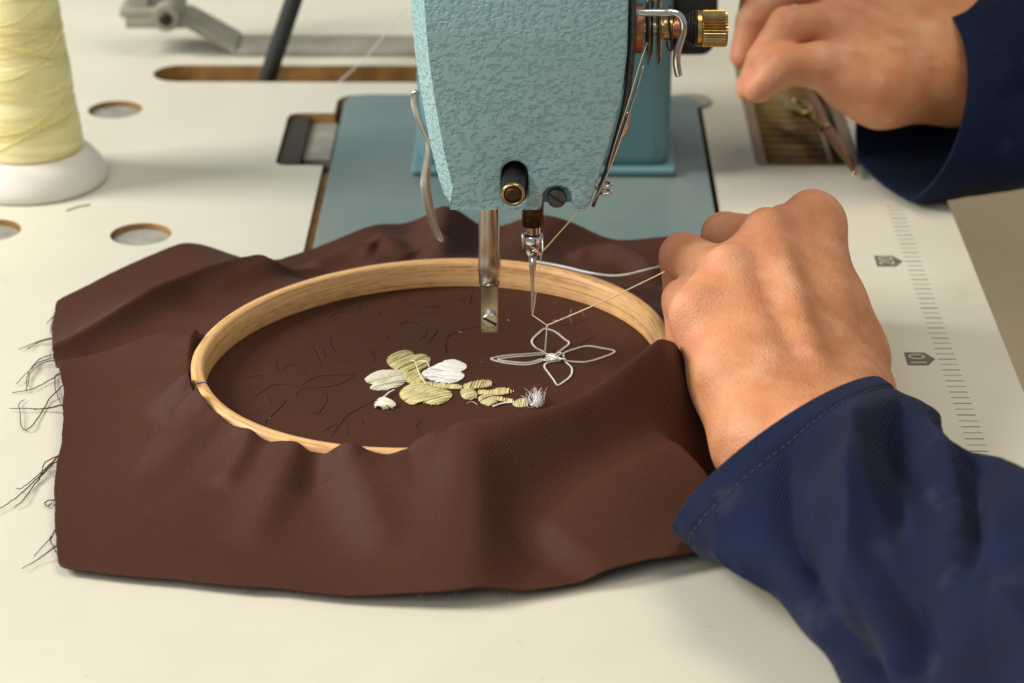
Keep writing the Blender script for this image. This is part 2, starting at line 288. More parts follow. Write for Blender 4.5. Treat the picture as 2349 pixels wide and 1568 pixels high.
# ------------------------------------------------------------------ signed-distance modelling for hands
def rcone(P, a, b, r0, r1):
    a = np.array(a); b = np.array(b); ab = b-a; t = np.clip(((P-a)@ab)/(ab@ab+1e-12), 0, 1)
    return np.linalg.norm(P-a-t[..., None]*ab, axis=-1)-(r0+(r1-r0)*t)
def smin(a, b, k):
    h = np.clip(0.5+0.5*(b-a)/k, 0, 1); return b+(a-b)*h-k*h*(1-h)
def surface_nets(fn, lo, hi, h):
    lo = np.array(lo); n = np.ceil((np.array(hi)-lo)/h).astype(int)+1
    ax = [lo[i]+h*np.arange(n[i]) for i in range(3)]
    P = np.stack(np.meshgrid(*ax, indexing='ij'), -1).astype(np.float32); D = fn(P); s = D < 0
    c = np.zeros(tuple(n-1), int)
    for i in (0, 1):
        for j in (0, 1):
            for k in (0, 1): c += s[i:n[0]-1+i, j:n[1]-1+j, k:n[2]-1+k]
    act = (c > 0) & (c < 8); idx = -np.ones(act.shape, int); cells = np.argwhere(act); idx[act] = np.arange(len(cells))
    acc = np.zeros((len(cells), 3)); cnt = np.zeros(len(cells)); cor = [(i, j, k) for i in (0, 1) for j in (0, 1) for k in (0, 1)]
    for a in range(8):
        for b in range(a+1, 8):
            A, B = np.array(cor[a]), np.array(cor[b])
            if np.abs(A-B).sum() != 1: continue
            da = D[tuple((cells+A).T)]; db = D[tuple((cells+B).T)]; m = (da < 0) != (db < 0)
            t = da/(da-db+1e-20); p = A+(B-A)*t[:, None]; acc[m] += p[m]; cnt[m] += 1
    v = lo+h*(cells+acc/cnt[:, None]); faces = []
    for d in range(3):
        e, g = (d+1) % 3, (d+2) % 3; off = np.zeros(3, int); off[d] = 1
        sl0 = [slice(1, n[i]-1) for i in range(3)]; sl0[d] = slice(0, n[d]-1); sl1 = list(sl0); sl1[d] = slice(1, n[d])
        ch = np.argwhere(s[tuple(sl0)] != s[tuple(sl1)])
        base = ch.copy(); base[:, e] += 1; base[:, g] += 1; E = np.zeros(3, int); E[e] = 1; Gv = np.zeros(3, int); Gv[g] = 1
        q = [idx[tuple((base-E-Gv).T)], idx[tuple((base-Gv).T)], idx[tuple(base.T)], idx[tuple((base-E).T)]]
        ins = s[tuple(base.T)]; q = np.stack(q, 1); q[~ins] = q[~ins][:, ::-1]; faces.append(q)
    Fq = np.vstack(faces); Fq = Fq[(Fq >= 0).all(1)]; return v, Fq
def relax(v, f, it=3, lam=0.5):
    e = np.vstack([f[:, [i, (i+1) % 4]] for i in range(4)]); e = np.vstack([e, e[:, ::-1]])
    for _ in range(it):
        acc = np.zeros_like(v); cnt = np.zeros(len(v)); np.add.at(acc, e[:, 0], v[e[:, 1]]); np.add.at(cnt, e[:, 0], 1)
        v = v+lam*(acc/np.maximum(cnt, 1)[:, None]-v)
    return v

# ================================================================== SETTING
v, f = box(-6, 6, -6, 6, -0.80, -0.75)
fl = obj('floor', v, f, 'floor', smooth=False); fl['kind'] = 'structure'

# ---- table
XR = U(2180, 480)[0]; BX0, BX1 = U(735, 500)[0], U(1637, 480)[0]; BY1 = U(1200, 226)[1]; BY0 = BY1-0.455
table = thing('work_table', 'cream laminate sewing table with a ruler printed along its edge', 'table', (-0.08, 0.12, -0.75))
gap = 0.0042
n0, n1 = U(700, 380)[1], U(700, 260)[1]; nx = U(632, 372)[0]
r = 0.010
cut = [(BX1+gap*0.6, BY0-gap)] + [(BX1+gap*0.6-r+r*math.cos(t), BY1+gap-r+r*math.sin(t)) for t in np.linspace(0, math.pi/2, 7)]
cut += [(BX0-gap+r-r*math.sin(t), BY1+gap-r+r*math.cos(t)) for t in np.linspace(0, math.pi/2, 7)]
cut += [(BX0-gap, n1)] + [(nx+0.006-0.006*math.sin(t), n1-0.006+0.006*math.cos(t)) for t in np.linspace(0, math.pi/2, 5)]
cut += [(nx+0.006-0.006*math.cos(t), n0+0.006-0.006*math.sin(t)) for t in np.linspace(0, math.pi/2, 5)] + [(BX0-gap, n0), (BX0-gap, BY0-gap)]
sl0, sl1 = U(400, 188)[1], U(400, 150)[1]; sx0 = U(352, 168)[0]; sr = (sl1-sl0)/2
slot = [(sx0+sr+sr*math.cos(t), (sl0+sl1)/2+sr*math.sin(t)) for t in np.linspace(math.pi/2, 1.5*math.pi, 14)] + [(0.02-sr+sr*math.cos(t), (sl0+sl1)/2+sr*math.sin(t)) for t in np.linspace(-math.pi/2, math.pi/2, 14)]
tx0 = U(1735, 381)[0]; tx1 = U(1975, 381)[0]; ty0 = U(1735, 381)[1]; ty1 = U(1690, 120)[1]
HOLES = [(264, 252, 62), (323, 538, 70), (-22, 529, 70)]
hl = []
for hx, hy, hr in HOLES:
    p = U(hx, hy); rr = U(hx+hr, hy)[0]-p[0]; hl.append((p[0], p[1], rr))
loops = [[(-0.36, -0.42), (XR, -0.42), (XR, 0.70), (-0.36, 0.70)], cut, slot, rrect(tx0, tx1, ty0, ty1, 0.003, 3)] + [circ(*h) for h in hl]
loop_slab(loops, -0.035, 0.0, 'table_top', table, ['laminate', 'core'])
for h in hl:
    jag = [(h[0]+(h[2]-0.0006)*math.cos(t)*(1-0.03*random.random()), h[1]+(h[2]-0.0006)*math.sin(t)*(1-0.03*random.random())) for t in np.linspace(0, 2*math.pi, 40, endpoint=False)]
    loop_slab([jag], -0.020, -0.0026, 'hole_plug', table, ['plug', 'plug'])
for lx in (-0.33, XR-0.03):
    for ly in (-0.39, 0.67):
        v, f = box(lx-0.02, lx+0.02, ly-0.02, ly+0.02, -0.75, -0.035); obj('leg', v, f, 'greymetal', table, smooth=False)
v, f = box(BX0-gap+0.0002, BX0-0.0003, BY0, n0-0.002, -0.02, -0.0030); obj('bed_ledge', v, f, 'core', table, smooth=False)
# hinge pocket in the notch
v, f = box(nx-0.002, BX0-gap*0.4, n0-0.002, n1+0.002, -0.030, -0.012); obj('hinge_pocket', v, f, 'dark', table, smooth=False)
hp0, hp1 = U(692, 366, -0.004), U(770, 282, -0.004)
v, f = box(hp0[0], BX0-0.002, hp0[1]+0.002, hp1[1], -0.0119, -0.004); bevel(obj('hinge_plate', v, f, 'greymetal', table), 0.001)
gm = G()
for a in ((nx+0.0002, nx+0.011, n0+0.0002, n1-0.0002), (nx+0.011, BX0-gap*0.5, n0+0.0002, n0+0.006)): gm.add(*box(a[0], a[1], a[2], a[3], -0.0119, -0.0016))
gm.build('hinge_gasket', 'dark', table, smooth=False)
pc = U(1583, 236); loop_slab([circ(pc[0], pc[1], U(1633, 236)[0]-pc[0])], 0.0001, 0.0011, 'corner_cushion', table, ['plug', 'dark'])
# printed ruler
p10 = U(2152, 824.6); tl = U(2193, 824.6)[0]-p10[0]; gm = G()
for k in range(-22, 34):
    hw = 0.00030 if k % 10 == 0 else (0.00024 if k % 2 == 0 else 0.00013); y = p10[1]+k*0.0051
    gm.add(*box(p10[0], p10[0]+tl, y-hw, y+hw, 0.0, 0.00012))
gm.build('ruler_scale', 'ink', table, smooth=False)
def numeral(txt, cx, cy, h, parent, wide):
    cu = bpy.data.curves.new('t', 'FONT'); cu.body = txt; cu.size = 1; cu.align_x = 'CENTER'; cu.align_y = 'CENTER'; cu.extrude = 0.0; cu.resolution_u = 6
    t = bpy.data.objects.new('t', cu); C.objects.link(t); dg = bpy.context.evaluated_depsgraph_get(); me = t.evaluated_get(dg).to_mesh()
    vv = np.array([x.co[:] for x in me.vertices]); ff = [tuple(p.vertices) for p in me.polygons]; t.evaluated_get(dg).to_mesh_clear(); bpy.data.objects.remove(t)
    vv[:, :2] -= (vv[:, :2].max(0)+vv[:, :2].min(0))/2; s = np.ptp(vv[:, 1]); sx = np.ptp(vv[:, 0]); vv[:, 1] *= h/s; vv[:, 0] *= wide/sx
    w3 = np.c_[cx-vv[:, 1], cy+vv[:, 0], np.full(len(vv), 0.00032)]; return obj('numeral', w3, ff, 'num', parent, smooth=False)
for k, txt in ((0, '10'), (20, '20')):
    y = p10[1]+k*0.0051; x1 = p10[0]-0.0012; hw = 0.0060; pl = [(x1-0.0115, y-hw), (x1-0.0035, y-hw), (x1, y), (x1-0.0035, y+hw), (x1-0.0115, y+hw)]
    mk = loop_slab([pl], 0.0, 0.0002, 'ruler_marker', table, ['ink', 'ink'])
    numeral(txt, x1-0.0070, y, 0.0066, mk, 0.0088)

# ---- parts tray let into the table
tray = thing('parts_tray', 'brown ribbed parts tray let into the table under the scissors', 'tray', ((tx0+tx1)/2, (ty0+ty1)/2, -0.022))
fw = 0.0055; e = 0.0004
gm = G(); zt = -0.0008
gm.add(*box(tx0+e, tx0+fw, ty0+e, ty1-e, -0.021, zt)).add(*box(tx1-fw, tx1-e, ty0+e, ty1-e, -0.021, zt)).add(*box(tx0+fw, tx1-fw, ty0+e, ty0+fw, -0.021, zt)).add(*box(tx0+fw, tx1-fw, ty1-fw, ty1-e, -0.021, zt))
gm.build('frame', 'tray', tray, smooth=False)
v, f = box(tx0+e, tx1-e, ty0+e, ty1-e, -0.022, -0.0205); obj('tray_floor', v, f, 'trayrib', tray, smooth=False)
dvx = tx0+(tx1-tx0)*0.72
v, f = box(dvx, dvx+0.0025, ty0+fw, ty1-fw, -0.0205, -0.004); obj('divider', v, f, 'tray', tray, smooth=False)
k = 0; y = ty0+fw+0.006
while y < ty1-fw-0.004:
    P = np.array([(tx0+fw, y, -0.011), (dvx, y, -0.011)]); v, f = tube(P, 0.0036, 10, sy=2.0, ref=(0, 0, 1)); obj('rib', v, f, 'trayrib', tray); y += 0.0098

# ================================================================== SEWING MACHINE
YN = U(1250, 815, 0.0105)[1]                  # needle plane
YF = YN-0.012                                # front of face plate
mach = thing('sewing_machine', 'blue hammered-paint industrial sewing machine above the hoop', 'sewing machine', (0, BY0+0.2, 0))
bed = loop_slab([rrect(BX0, BX1, BY0, BY1, 0.011)], -0.03, 0.002, 'bed', mach, ['bedpaint', 'bedpaint'], bevel=0.0012)
cY0 = U(1500, 401, 0.002)[1]; cx0 = V(958, 390, cY0)[0]; cx1 = V(1537, 390, cY0)[0]
v, f = box(cx0, cx1, cY0, BY1-0.012, 0.002, 0.30); bevel(obj('column', v, f, 'bodypaint', mach), 0.009, 5)
v, f = box(cx0-0.003, cx1+0.003, cY0-0.004, BY1-0.009, 0.002, 0.0062); bevel(obj('column_foot', v, f, 'bodypaint', mach), 0.002, 3)
ax0, ax1 = V(975, 50, YF)[0], V(1432, 50, YF)[0]
v, f = box(ax0+0.004, ax1-0.002, YF+0.05, cY0+0.01, 0.165, 0.29); bevel(obj('arm', v, f, 'bodypaint', mach), 0.008, 4)
# face plate (local a = X, b = Z, h = towards the camera)
def fz(x, y): p = V(x, y, YF); return (p[0], p[2])
outl = [(932, -400), (933, -100), (938, 20), (948, 130), (962, 230), (984, 350), (1004, 430), (1017, 468), (1032, 482)]
outr = [(1240, 482), (1244, 470), (1246, 448), (1256, 434), (1278, 429), (1300, 434), (1310, 448), (1312, 470), (1318, 482), (1342, 482), (1353, 472), (1371, 418), (1400, 328), (1427, 225), (1439, 120), (1442, 0), (1442, -400)]
plate = [fz(*p) for p in outl+outr]
sl = [fz(1181+31*math.cos(t), 403-31*math.sin(t)) for t in np.linspace(0, math.pi, 13)] + [fz(1181+31*math.cos(t), 440-31*math.sin(t)) for t in np.linspace(math.pi, 2*math.pi, 13)]
zc = fz(1200, 66)[1]
lset = [(fz(*p), k) for k, p in enumerate(outl)]
def cutter(bm):
    for v in bm.verts:
        if v.co.z > -1e-5:
            for (a, b), k in lset:
                if abs(v.co.x-a) < 1e-6 and abs(v.co.y-b) < 1e-6: v.co.x += 0.0056 if k < 7 else (0.0030 if k == 7 else 0.0)
    for zz in (zc, zc+0.012): bmesh.ops.bisect_plane(bm, geom=bm.verts[:]+bm.edges[:]+bm.faces[:], plane_co=(0, zz, 0), plane_no=(0, 1, 0))
def ftr(a, b, h):
    lean = max(0.0, b-zc)*0.10; return (a, YF-h+lean, b)
fp = loop_slab([plate, sl], -0.010, 0.0, 'face_plate', mach, ['hammer', 'bodypaint'], tr=ftr, bevel=(0.0024, 0.0, lambda e: min(e.verts[0].co.x, e.verts[1].co.x) < fz(1034, 0)[0]), cut=cutter)
fp.data.polygons.foreach_set('use_smooth', np.ones(len(fp.data.polygons), bool)); fp.data.set_sharp_from_angle(angle=math.radians(38))
for p in fp.data.polygons: p.material_index = 0
# head body behind the plate
body = [fz(*p) for p in [(940, -400), (946, 20), (956, 130), (970, 230), (992, 350), (1012, 430), (1028, 474), (1330, 474), (1362, 420), (1398, 330), (1432, 225), (1452, 120), (1456, 0), (1456, -400)]]
loop_slab([body], -0.075, -0.0102, 'head_casing', mach, ['bodypaint', 'bodypaint'], tr=ftr)
v, f = box(fz(1146, 0)[0], fz(1216, 0)[0], YF+0.0085, YF+0.0100, fz(0, 480)[1], fz(0, 366)[1]); obj('slot_back', v, f, 'black', mach, smooth=False)
# knurled stud
pc = V(1177, 447, YF-0.016); R0 = 26/5950*(1.0)*0.985
st = obj('knurled_stud', *lathe(pc, (0, 1, 0), [(R0*0.7, 0.001), (R0*0.98, 0.001), (R0, 0.002), (R0, 0.022), (R0*0.9, 0.0225)], 64, knurl=((2, 3), 0.07)), 'black', mach, smooth=False)
obj('brass_rim', *lathe(pc, (0, 1, 0), [(R0*0.70, 0.0012), (R0*0.74, -0.0006), (R0*0.97, -0.0006), (R0*1.0, 0.0010), (R0*0.99, 0.0018)], 48), 'brass', st)
obj('slotted_core', *lathe(pc, (0, 1, 0), [(R0*0.3, -0.00075), (R0*0.66, -0.0009), (R0*0.68, -0.0004)], 32), 'rust', st)
a = pc+np.array([0, -0.0011, 0]); v, f = box(a[0]-R0*0.6, a[0]+R0*0.6, a[1]-0.0002, a[1]+0.0001, a[2]-0.0004, a[2]+0.0004); obj('screw_slot', v, f, 'rubber', st, smooth=False)
# screw in the notch
def slot_screw(px, py, Y, rpx, name, m, parent, ang, wid=0.14):
    c = V(px, py, Y); r = rpx/5950*np.linalg.norm(c-CAM)
    s = obj(name, *lathe(c, (0, 1, 0), [(r*0.5, -0.0012), (r*0.88, -0.0012), (r, -0.0008), (r, 0.002)], 40), m, parent, sharp=40)
    ca, sa = math.cos(ang), math.sin(ang); q = []
    for d in (-0.00128, -0.00115):
        for u, t in ((-1, -wid), (1, -wid), (1, wid), (-1, wid)): q.append(c+np.array([(u*ca*0.96-t*sa)*r, d, (u*sa*0.96+t*ca)*r]))
    obj('screw_slot', q, [(0, 1, 2, 3), (4, 7, 6, 5), (0, 4, 5, 1), (1, 5, 6, 2), (2, 6, 7, 3), (3, 7, 4, 0)], 'rubber', s, smooth=False); return s
a, b = V(1249, 468, YF+0.004), V(1308, 434, YF+0.004); np_ = [(V(x, y, YF)[0], V(x, y, YF)[2]) for x, y in [(1240, 474), (1246, 446), (1258, 432), (1278, 427), (1300, 432), (1312, 446), (1316, 474)]]
loop_slab([np_], -0.0065, -0.0045, 'notch_plate', mach, ['bodypaint', 'bodypaint'], tr=ftr)
slot_screw(1277, 455, YF+0.003, 22, 'clamp_screw', 'screwdark', mach, -0.62)
# presser bar, milled flat at its foot
def mm(px): return px/5950*0.99
c0 = V(1122, 480, YN); zb = V(1122, 762, YN)[2]; rb = mm(24); prof = []
zs = list(np.linspace(c0[2]+0.06, zb, 60)); vv = []; sg = 40; zf = V(1122, 652, YN)[2]
for z in zs:
    br = rb*(1.0+0.10*math.exp(-((z-V(1122, 612, YN)[2])/0.0035)**2))
    if z < zf: br = rb*0.86
    for j in range(sg):
        t = j/sg*2*math.pi; x = br*math.cos(t); yv = br*math.sin(t)
        fl_ = -rb*0.10 if z < zf-0.001 else (-rb*1.2 if z > zf+0.0024 else -rb*(0.1+1.0*((z-zf+0.001)/0.0034)**0.6))
        yv = max(yv, fl_); x = max(-rb*0.80, min(rb*0.80, x)) if z < zf else x
        vv.append((c0[0]+x, YN+yv, z))
ff = [(i*sg+j, i*sg+(j+1) % sg, (i+1)*sg+(j+1) % sg, (i+1)*sg+j) for i in range(59) for j in range(sg)]+[tuple(range(sg)), tuple(59*sg+j for j in range(sg))]
pb = obj('presser_bar', vv, ff, 'wornsteel', mach, sharp=35)
slot_screw(1124, 735, YN-0.0016, 18, 'presser_screw', 'steel', pb, -0.52, 0.16)
# needle bar, clamp and needle
xn = lambda px, y: V(px, y, YN)
zz = lambda y: V(1222, y, YN)[2]; c = V(1222, 600, YN); c[2] = 0
nb = obj('needle_bar', *lathe(c, (0, 0, 1), [(mm(18), zz(512)), (mm(25), zz(516)), (mm(25), zz(486)), (mm(25), zz(400))], 32), 'rust', mach)
nb2 = obj('needle_clamp', *lathe(c, (0, 0, 1), [(mm(6), zz(588)), (mm(19), zz(583)), (mm(22), zz(576)), (mm(24), zz(540)), (mm(22), zz(537)), (mm(17), zz(535)), (mm(17), zz(512))], 32), 'chrome', nb, sharp=40)
gx = V(1243, 560, YN-0.001); obj('thread_guide', *tube([V(1244, 540, YN-0.004), V(1245, 575, YN-0.004), V(1243, 584, YN-0.005), V(1235, 578, YN-0.005), V(1222, 576, YN-0.005)], mm(2.2), 8), 'chrome', nb)
obj('clamp_edge', *tube([V(1199, 536, YN-0.003), V(1200, 560, YN-0.003), V(1201, 578, YN-0.002)], mm(3), 8), 'steel', nb)
obj('needle', *tube([(c[0], YN, zz(586)), (c[0], YN, zz(612)), (c[0], YN, zz(640)), (c[0], YN, zz(700)), (c[0], YN, zz(718)), (c[0], YN, zz(734))], [mm(9), mm(8), mm(4.6), mm(4.0), mm(3.6), mm(0.6)], 14), 'steel', nb)
# lifter lever
lv = [V(x, y, YF+0.03) for x, y in [(957, 208), (951, 224), (957, 260), (968, 292), (984, 330), (980, 372), (976, 420), (983, 470), (995, 515), (1008, 545), (1015, 557)]]
obj('lifter_lever', *tube(smooth_path(lv, 60), np.interp(np.linspace(0, 1, 60), [0, .05, .15, .3, .45, .6, .75, .93, 1], [mm(5), mm(9), mm(10), mm(7), mm(8), mm(12), mm(11), mm(8), mm(3)]), 12, sy=0.5, ref=(0, 1, 0)), 'satin', mach)
# steel strip and thread guides on the right side
sp = [V(x, y, YF+0.006) for x, y in [(1476, 150), (1462, 200), (1438, 275), (1412, 350), (1388, 410), (1362, 462)]]
obj('steel_strip', *tube(smooth_path(sp, 24), mm(6), 8, sy=0.45, ref=(1, 0, 0)), 'steel', mach)
sp = [V(x, y, YF+0.0085) for x, y in [(1450, -60), (1452, 40), (1448, 130), (1436, 230), (1410, 330), (1382, 418), (1360, 474)]]
obj('side_plate', *tube(smooth_path(sp, 24), [mm(10)]*12+list(np.linspace(mm(9), mm(5), 12)), 8, sy=0.8, ref=(1, 0, 0)), 'screwdark', mach)
sp = [V(x, y, YF+0.012) for x, y in [(1434, 258), (1440, 272), (1432, 300), (1420, 320)]]
obj('guide_tab', *tube(smooth_path(sp, 12), [mm(3)]+[mm(8)]*9+[mm(5), mm(2)], 6, sy=0.3, ref=(0, 1, 0)), 'steel', mach)
gu = obj('guide_pin', *tube([V(1352, 432, YF+0.01), V(1392, 432, YF+0.01)], mm(4), 10), 'chrome', mach)
for y in (424, 441): obj('guide_ring', *tube([V(1388+13*math.cos(t), y, YF+0.01)+np.array([0, 0.0022*math.sin(t), 0]) for t in np.linspace(0, 6.0, 24)], mm(3.6), 8), 'chrome', gu)
# tension assembly, axis along X
YT = YF+0.026
def tl_(px0, prof, name, m, parent, seg=40, cy=66, knurl=None, sharp=35):
    c = V(px0, cy, YT); return obj(name, *lathe(c, (1, 0, 0), [(mm(r), mm(h)) for r, h in prof], seg, knurl=knurl), m, parent, sharp=sharp)
ta = tl_(1440, [(22, 0), (22, 30), (16, 32), (16, 170), (4, 171)], 'tension_post', 'wornsteel', mach, 24)
tl_(1455, [(34, 0), (56, 2), (56, 18), (30, 20)], 'tension_base', 'copper', ta)
for x, fl_ in ((1480, 1), (1492, -1), (1505, 1), (1512, -1)):
    pr = [(20, 0), (60, 1), (84, 6 if fl_ > 0 else -4), (85, 7 if fl_ > 0 else -3), (60, 4), (20, 3)]
    tl_(x, pr, 'tension_disc', 'steel' if x != 1505 else 'brass', ta, 64)
tl_(1521, [(10, 0), (26, 1), (26, 20), (20, 22)], 'collar', 'brass', ta)
tl_(1545, [(10, 0), (22, 1), (22, 12), (16, 13)], 'collar', 'copper', ta)
ck = [V(1536+4*math.sin(t*2), 66, YT)+np.array([0, mm(48)*math.sin(t), mm(50)*math.cos(t)]) for t in np.linspace(0, 2*math.pi, 40)]
obj('check_spring', *tube(ck, mm(2.6), 8), 'black', ta)
sp = []
for t in np.linspace(0, 4*2*math.pi, 110):
    u = t/(8*math.pi); c = V(1565+30*u, 66, YT); rr = mm(22+18*u); sp.append(c+np.array([0, rr*math.sin(t), rr*math.cos(t)]))
obj('tension_spring', *tube(sp, mm(3.2), 8), 'black', ta)
kn = tl_(1597, [(14, 0), (38, 0), (40, 2), (40, 11), (38, 12), (40, 13), (41, 15), (41, 64), (38, 69), (10, 69.5)], 'tension_knob', 'brass', ta, 72, knurl=((6, 7), 0.09), sharp=10)
hk = [V(x, y, YF+0.012) for x, y in [(1436, 31), (1475, 30), (1520, 30), (1541, 30), (1556, 35), (1566, 50), (1568, 70), (1562, 92), (1555, 115), (1552, 140), (1554, 160), (1557, 174)]]
obj('thread_hook', *tube(smooth_path(hk, 60), mm(8.5), 14), 'chrome', mach)
obj('hook_collar', *lathe(V(1436, 31, YF+0.012), (1, 0, 0), [(mm(11), 0), (mm(11), mm(26)), (mm(8), mm(27))], 20), 'wornsteel', mach)
# upper row of small discs and a thread eyelet just under the frame's top
for x in (1482, 1490, 1498): tl_(x, [(6, 0), (24, 1), (24, 4), (6, 5)], 'guide_disc', 'brass' if x == 1490 else 'steel', ta, 24, cy=-8)
# stitch regulator on the column
Yr = cY0+0.03
c = V(1530, 5, Yr); obj('stitch_dial', *lathe(c, (1, 0, 0), [(0.008, -0.01), (0.009, 0.0), (0.018, 0.0005), (0.022, 0.002), (0.024, 0.0045), (0.0245, 0.007), (0.0245, 0.016), (0.024, 0.0185), (0.022, 0.021), (0.018, 0.0225), (0.005, 0.023)], 48), 'rubber', mach, sharp=50)
# hand wheel at the far end (carries the belt)
SY = (sl0+sl1)/2; HWX = (ax0+ax1)/2
hwz = 0.235
hw = obj('hand_wheel', *lathe((HWX, SY-0.012, hwz), (0, 1, 0), [(0.012, -0.035), (0.014, 0.0), (0.050, 0.001), (0.053, 0.003), (0.046, 0.012), (0.053, 0.021), (0.050, 0.023), (0.01, 0.024)], 48), 'rubber', mach, sharp=40)

# ================================================================== HOOP
ZF, ZR = 0.0105, 0.0215
pts = [(428, 860), (480, 757), (1010, 588), (1250, 608), (1400, 645), (1490, 700), (1517, 745), (540, 975), (715, 1018), (900, 1034)]
P2 = np.array([U(*p, ZR)[:2] for p in pts]); A_ = np.c_[2*P2, np.ones(len(P2))]; s_ = np.linalg.lstsq(A_, (P2**2).sum(1), rcond=None)[0]
HC = s_[:2]; HR = math.sqrt(s_[2]+HC@HC)
ca_ = np.arctan2(P2[:, 1]-HC[1], P2[:, 0]-HC[0]); cr_ = np.hypot(*(P2-HC).T); B4 = np.c_[np.ones(len(P2)), np.cos(2*ca_), np.sin(2*ca_)]
w4 = np.linalg.lstsq(np.vstack([B4, 0.3*np.eye(3)]), np.r_[cr_-HR, np.zeros(3)], rcond=None)[0]
def hoopR(a): return HR+w4[0]+w4[1]*np.cos(2*a)+w4[2]*np.sin(2*a)   # slightly sprung wooden ring
hoop = thing('embroidery_hoop', 'round pale wooden embroidery hoop stretched with brown cloth', 'embroidery hoop', (HC[0], HC[1], ZF))
def ring(prof, n=260):
    vv = []; uv = []; k = len(prof)
    for i in range(n):
        a = 2*math.pi*i/n; R = hoopR(a); per = np.r_[0, np.cumsum(np.hypot(*np.diff(np.array(prof+[prof[0]]), axis=0).T))]
        for j, (dr, z) in enumerate(prof): vv.append((HC[0]+(R+dr)*math.cos(a), HC[1]+(R+dr)*math.sin(a), z)); uv.append((abs(a-math.pi)*0.095, per[j]))
    ff = [(i*k+j, ((i+1) % n)*k+j, ((i+1) % n)*k+(j+1) % k, i*k+(j+1) % k) for i in range(n) for j in range(k)]
    return vv, ff, uv
TW = 0.0048
v, f, uv = ring([(-TW, ZF+0.0002), (-TW, ZR-0.0009), (-TW+0.0009, ZR), (-0.0009, ZR), (0, ZR-0.0009), (0, ZF+0.0002)])
ring_o = obj('inner_ring', v, f, 'wood', hoop, uvs=uv, sharp=50)
ma = U(449, 881, ZR); aa = math.atan2(ma[1]-HC[1], ma[0]-HC[0]); R = hoopR(aa); gm = G(); d = np.array([math.cos(aa), math.sin(aa)]); t = np.array([-d[1], d[0]])
pv = []
for rr, z in ((R-TW-0.0001, ZR-0.003), (R-TW-0.0001, ZR-0.0008), (R-TW+0.0009, ZR+0.00012), (R-0.0009, ZR+0.00012), (R+0.0001, ZR-0.0008)):
    for s in (-0.00045, 0.00045): q = HC+d*rr+t*s; pv.append((q[0], q[1], z))
MT['bluemark'] = mat('blue_pen', (0.05, 0.05, 0.16), 0.6)
obj('pen_mark', pv, [(2*i, 2*i+1, 2*i+3, 2*i+2) for i in range(4)], 'bluemark', hoop)
v, f, uv = ring([(0.0012, 0.0035), (0.0012, ZR-0.0095), (0.0045, ZR-0.0095), (0.0045, 0.0035)]); obj('outer_ring', v, f, 'wood', hoop, uvs=uv, sharp=50)

# ================================================================== BROWN CLOTH
BND = [(130, 690, .004), (200, 656, .004), (330, 593, .005), (425, 553, .008), (470, 562, .006), (560, 596, .003), (640, 600, .003), (735, 566, .004), (800, 537, .008), (864, 513, .010), (948, 516, .006), (976, 498, .012), (1010, 462, .022), (1038, 462, .022), (1064, 495, .012), (1092, 522, .005), (1149, 524, .005), (1195, 500, .012), (1265, 489, .017), (1328, 519, .010), (1404, 553, .004), (1461, 551, .004), (1545, 540, .006), (1660, 590, .004), (1760, 700, .004), (1800, 900, .003), (1790, 1080, .003), (1730, 1215, .003),
       (1600, 1283, .003), (1480, 1306, .003), (1340, 1336, .003), (1200, 1360, .003), (1060, 1377, .003), (900, 1374, .003), (650, 1356, .0025), (400, 1333, .0025), (220, 1313, .003), (135, 1302, .003), (130, 1240, .004), (127, 1160, .005), (128, 1085, .005), (142, 1020, .006), (146, 960, .008), (148, 902, .008), (136, 860, .007), (122, 790, .005), (124, 730, .004)]
BP = np.array([U(*b) for b in BND]); ba = np.unwrap(np.arctan2(BP[:, 1]-HC[1], BP[:, 0]-HC[0])); br = np.hypot(BP[:, 0]-HC[0], BP[:, 1]-HC[1])
sgn = np.sign(ba[-1]-ba[0]); o_ = np.argsort(ba); ba, br, bz = ba[o_], br[o_], BP[o_, 2]
NT = 900; th = np.linspace(0, 2*math.pi, NT, endpoint=False)
def per_interp(t, a, vals):
    aa = np.r_[a-2*math.pi, a, a+2*math.pi, a+4*math.pi]; q = np.r_[vals, vals, vals, vals]; return np.interp(t, aa, q)
def smooth_per(x, k):
    ker = np.hanning(2*k+3)[1:-1]; ker /= ker.sum(); return np.convolve(np.r_[x[-k:], x, x[:k]], ker, 'valid')
Rb = per_interp(th, ba, br); Zb = per_interp(th, ba, bz)
Rb = smooth_per(Rb, 3); Zb = smooth_per(Zb, 9)
NS = 130
def noise1(n, seed, freqs):
    g = np.random.default_rng(seed); t = np.arange(n)/n*2*math.pi; x = np.zeros(n)
    for fq in freqs: x += np.sin(fq*t+g.uniform(0, 6.28))*g.uniform(0.4, 1)
    return x/len(freqs)
s = np.linspace(0, 1, NS)**1.15
Ri = hoopR(th)+0.0009
RR = Ri[:, None]+(Rb-Ri)[:, None]*s[None, :]
wig = noise1(NT, 3, [9, 14, 17, 23, 29]); wig2 = noise1(NT, 5, [31, 37, 43, 52, 61])
fold = np.exp(-s*4.0)
z = Zb[:, None]+(ZR-0.0022-Zb)[:, None]*((1-s)**2.1)[None, :]
z += (wig[:, None]*0.0042*np.exp(-((s-0.22)/0.20)**2)[None, :]) + (wig2[:, None]*0.0011*np.exp(-((s-0.05)/0.07)**2)[None, :])
XX = HC[0]+RR*np.cos(th)[:, None]; YY = HC[1]+RR*np.sin(th)[:, None]
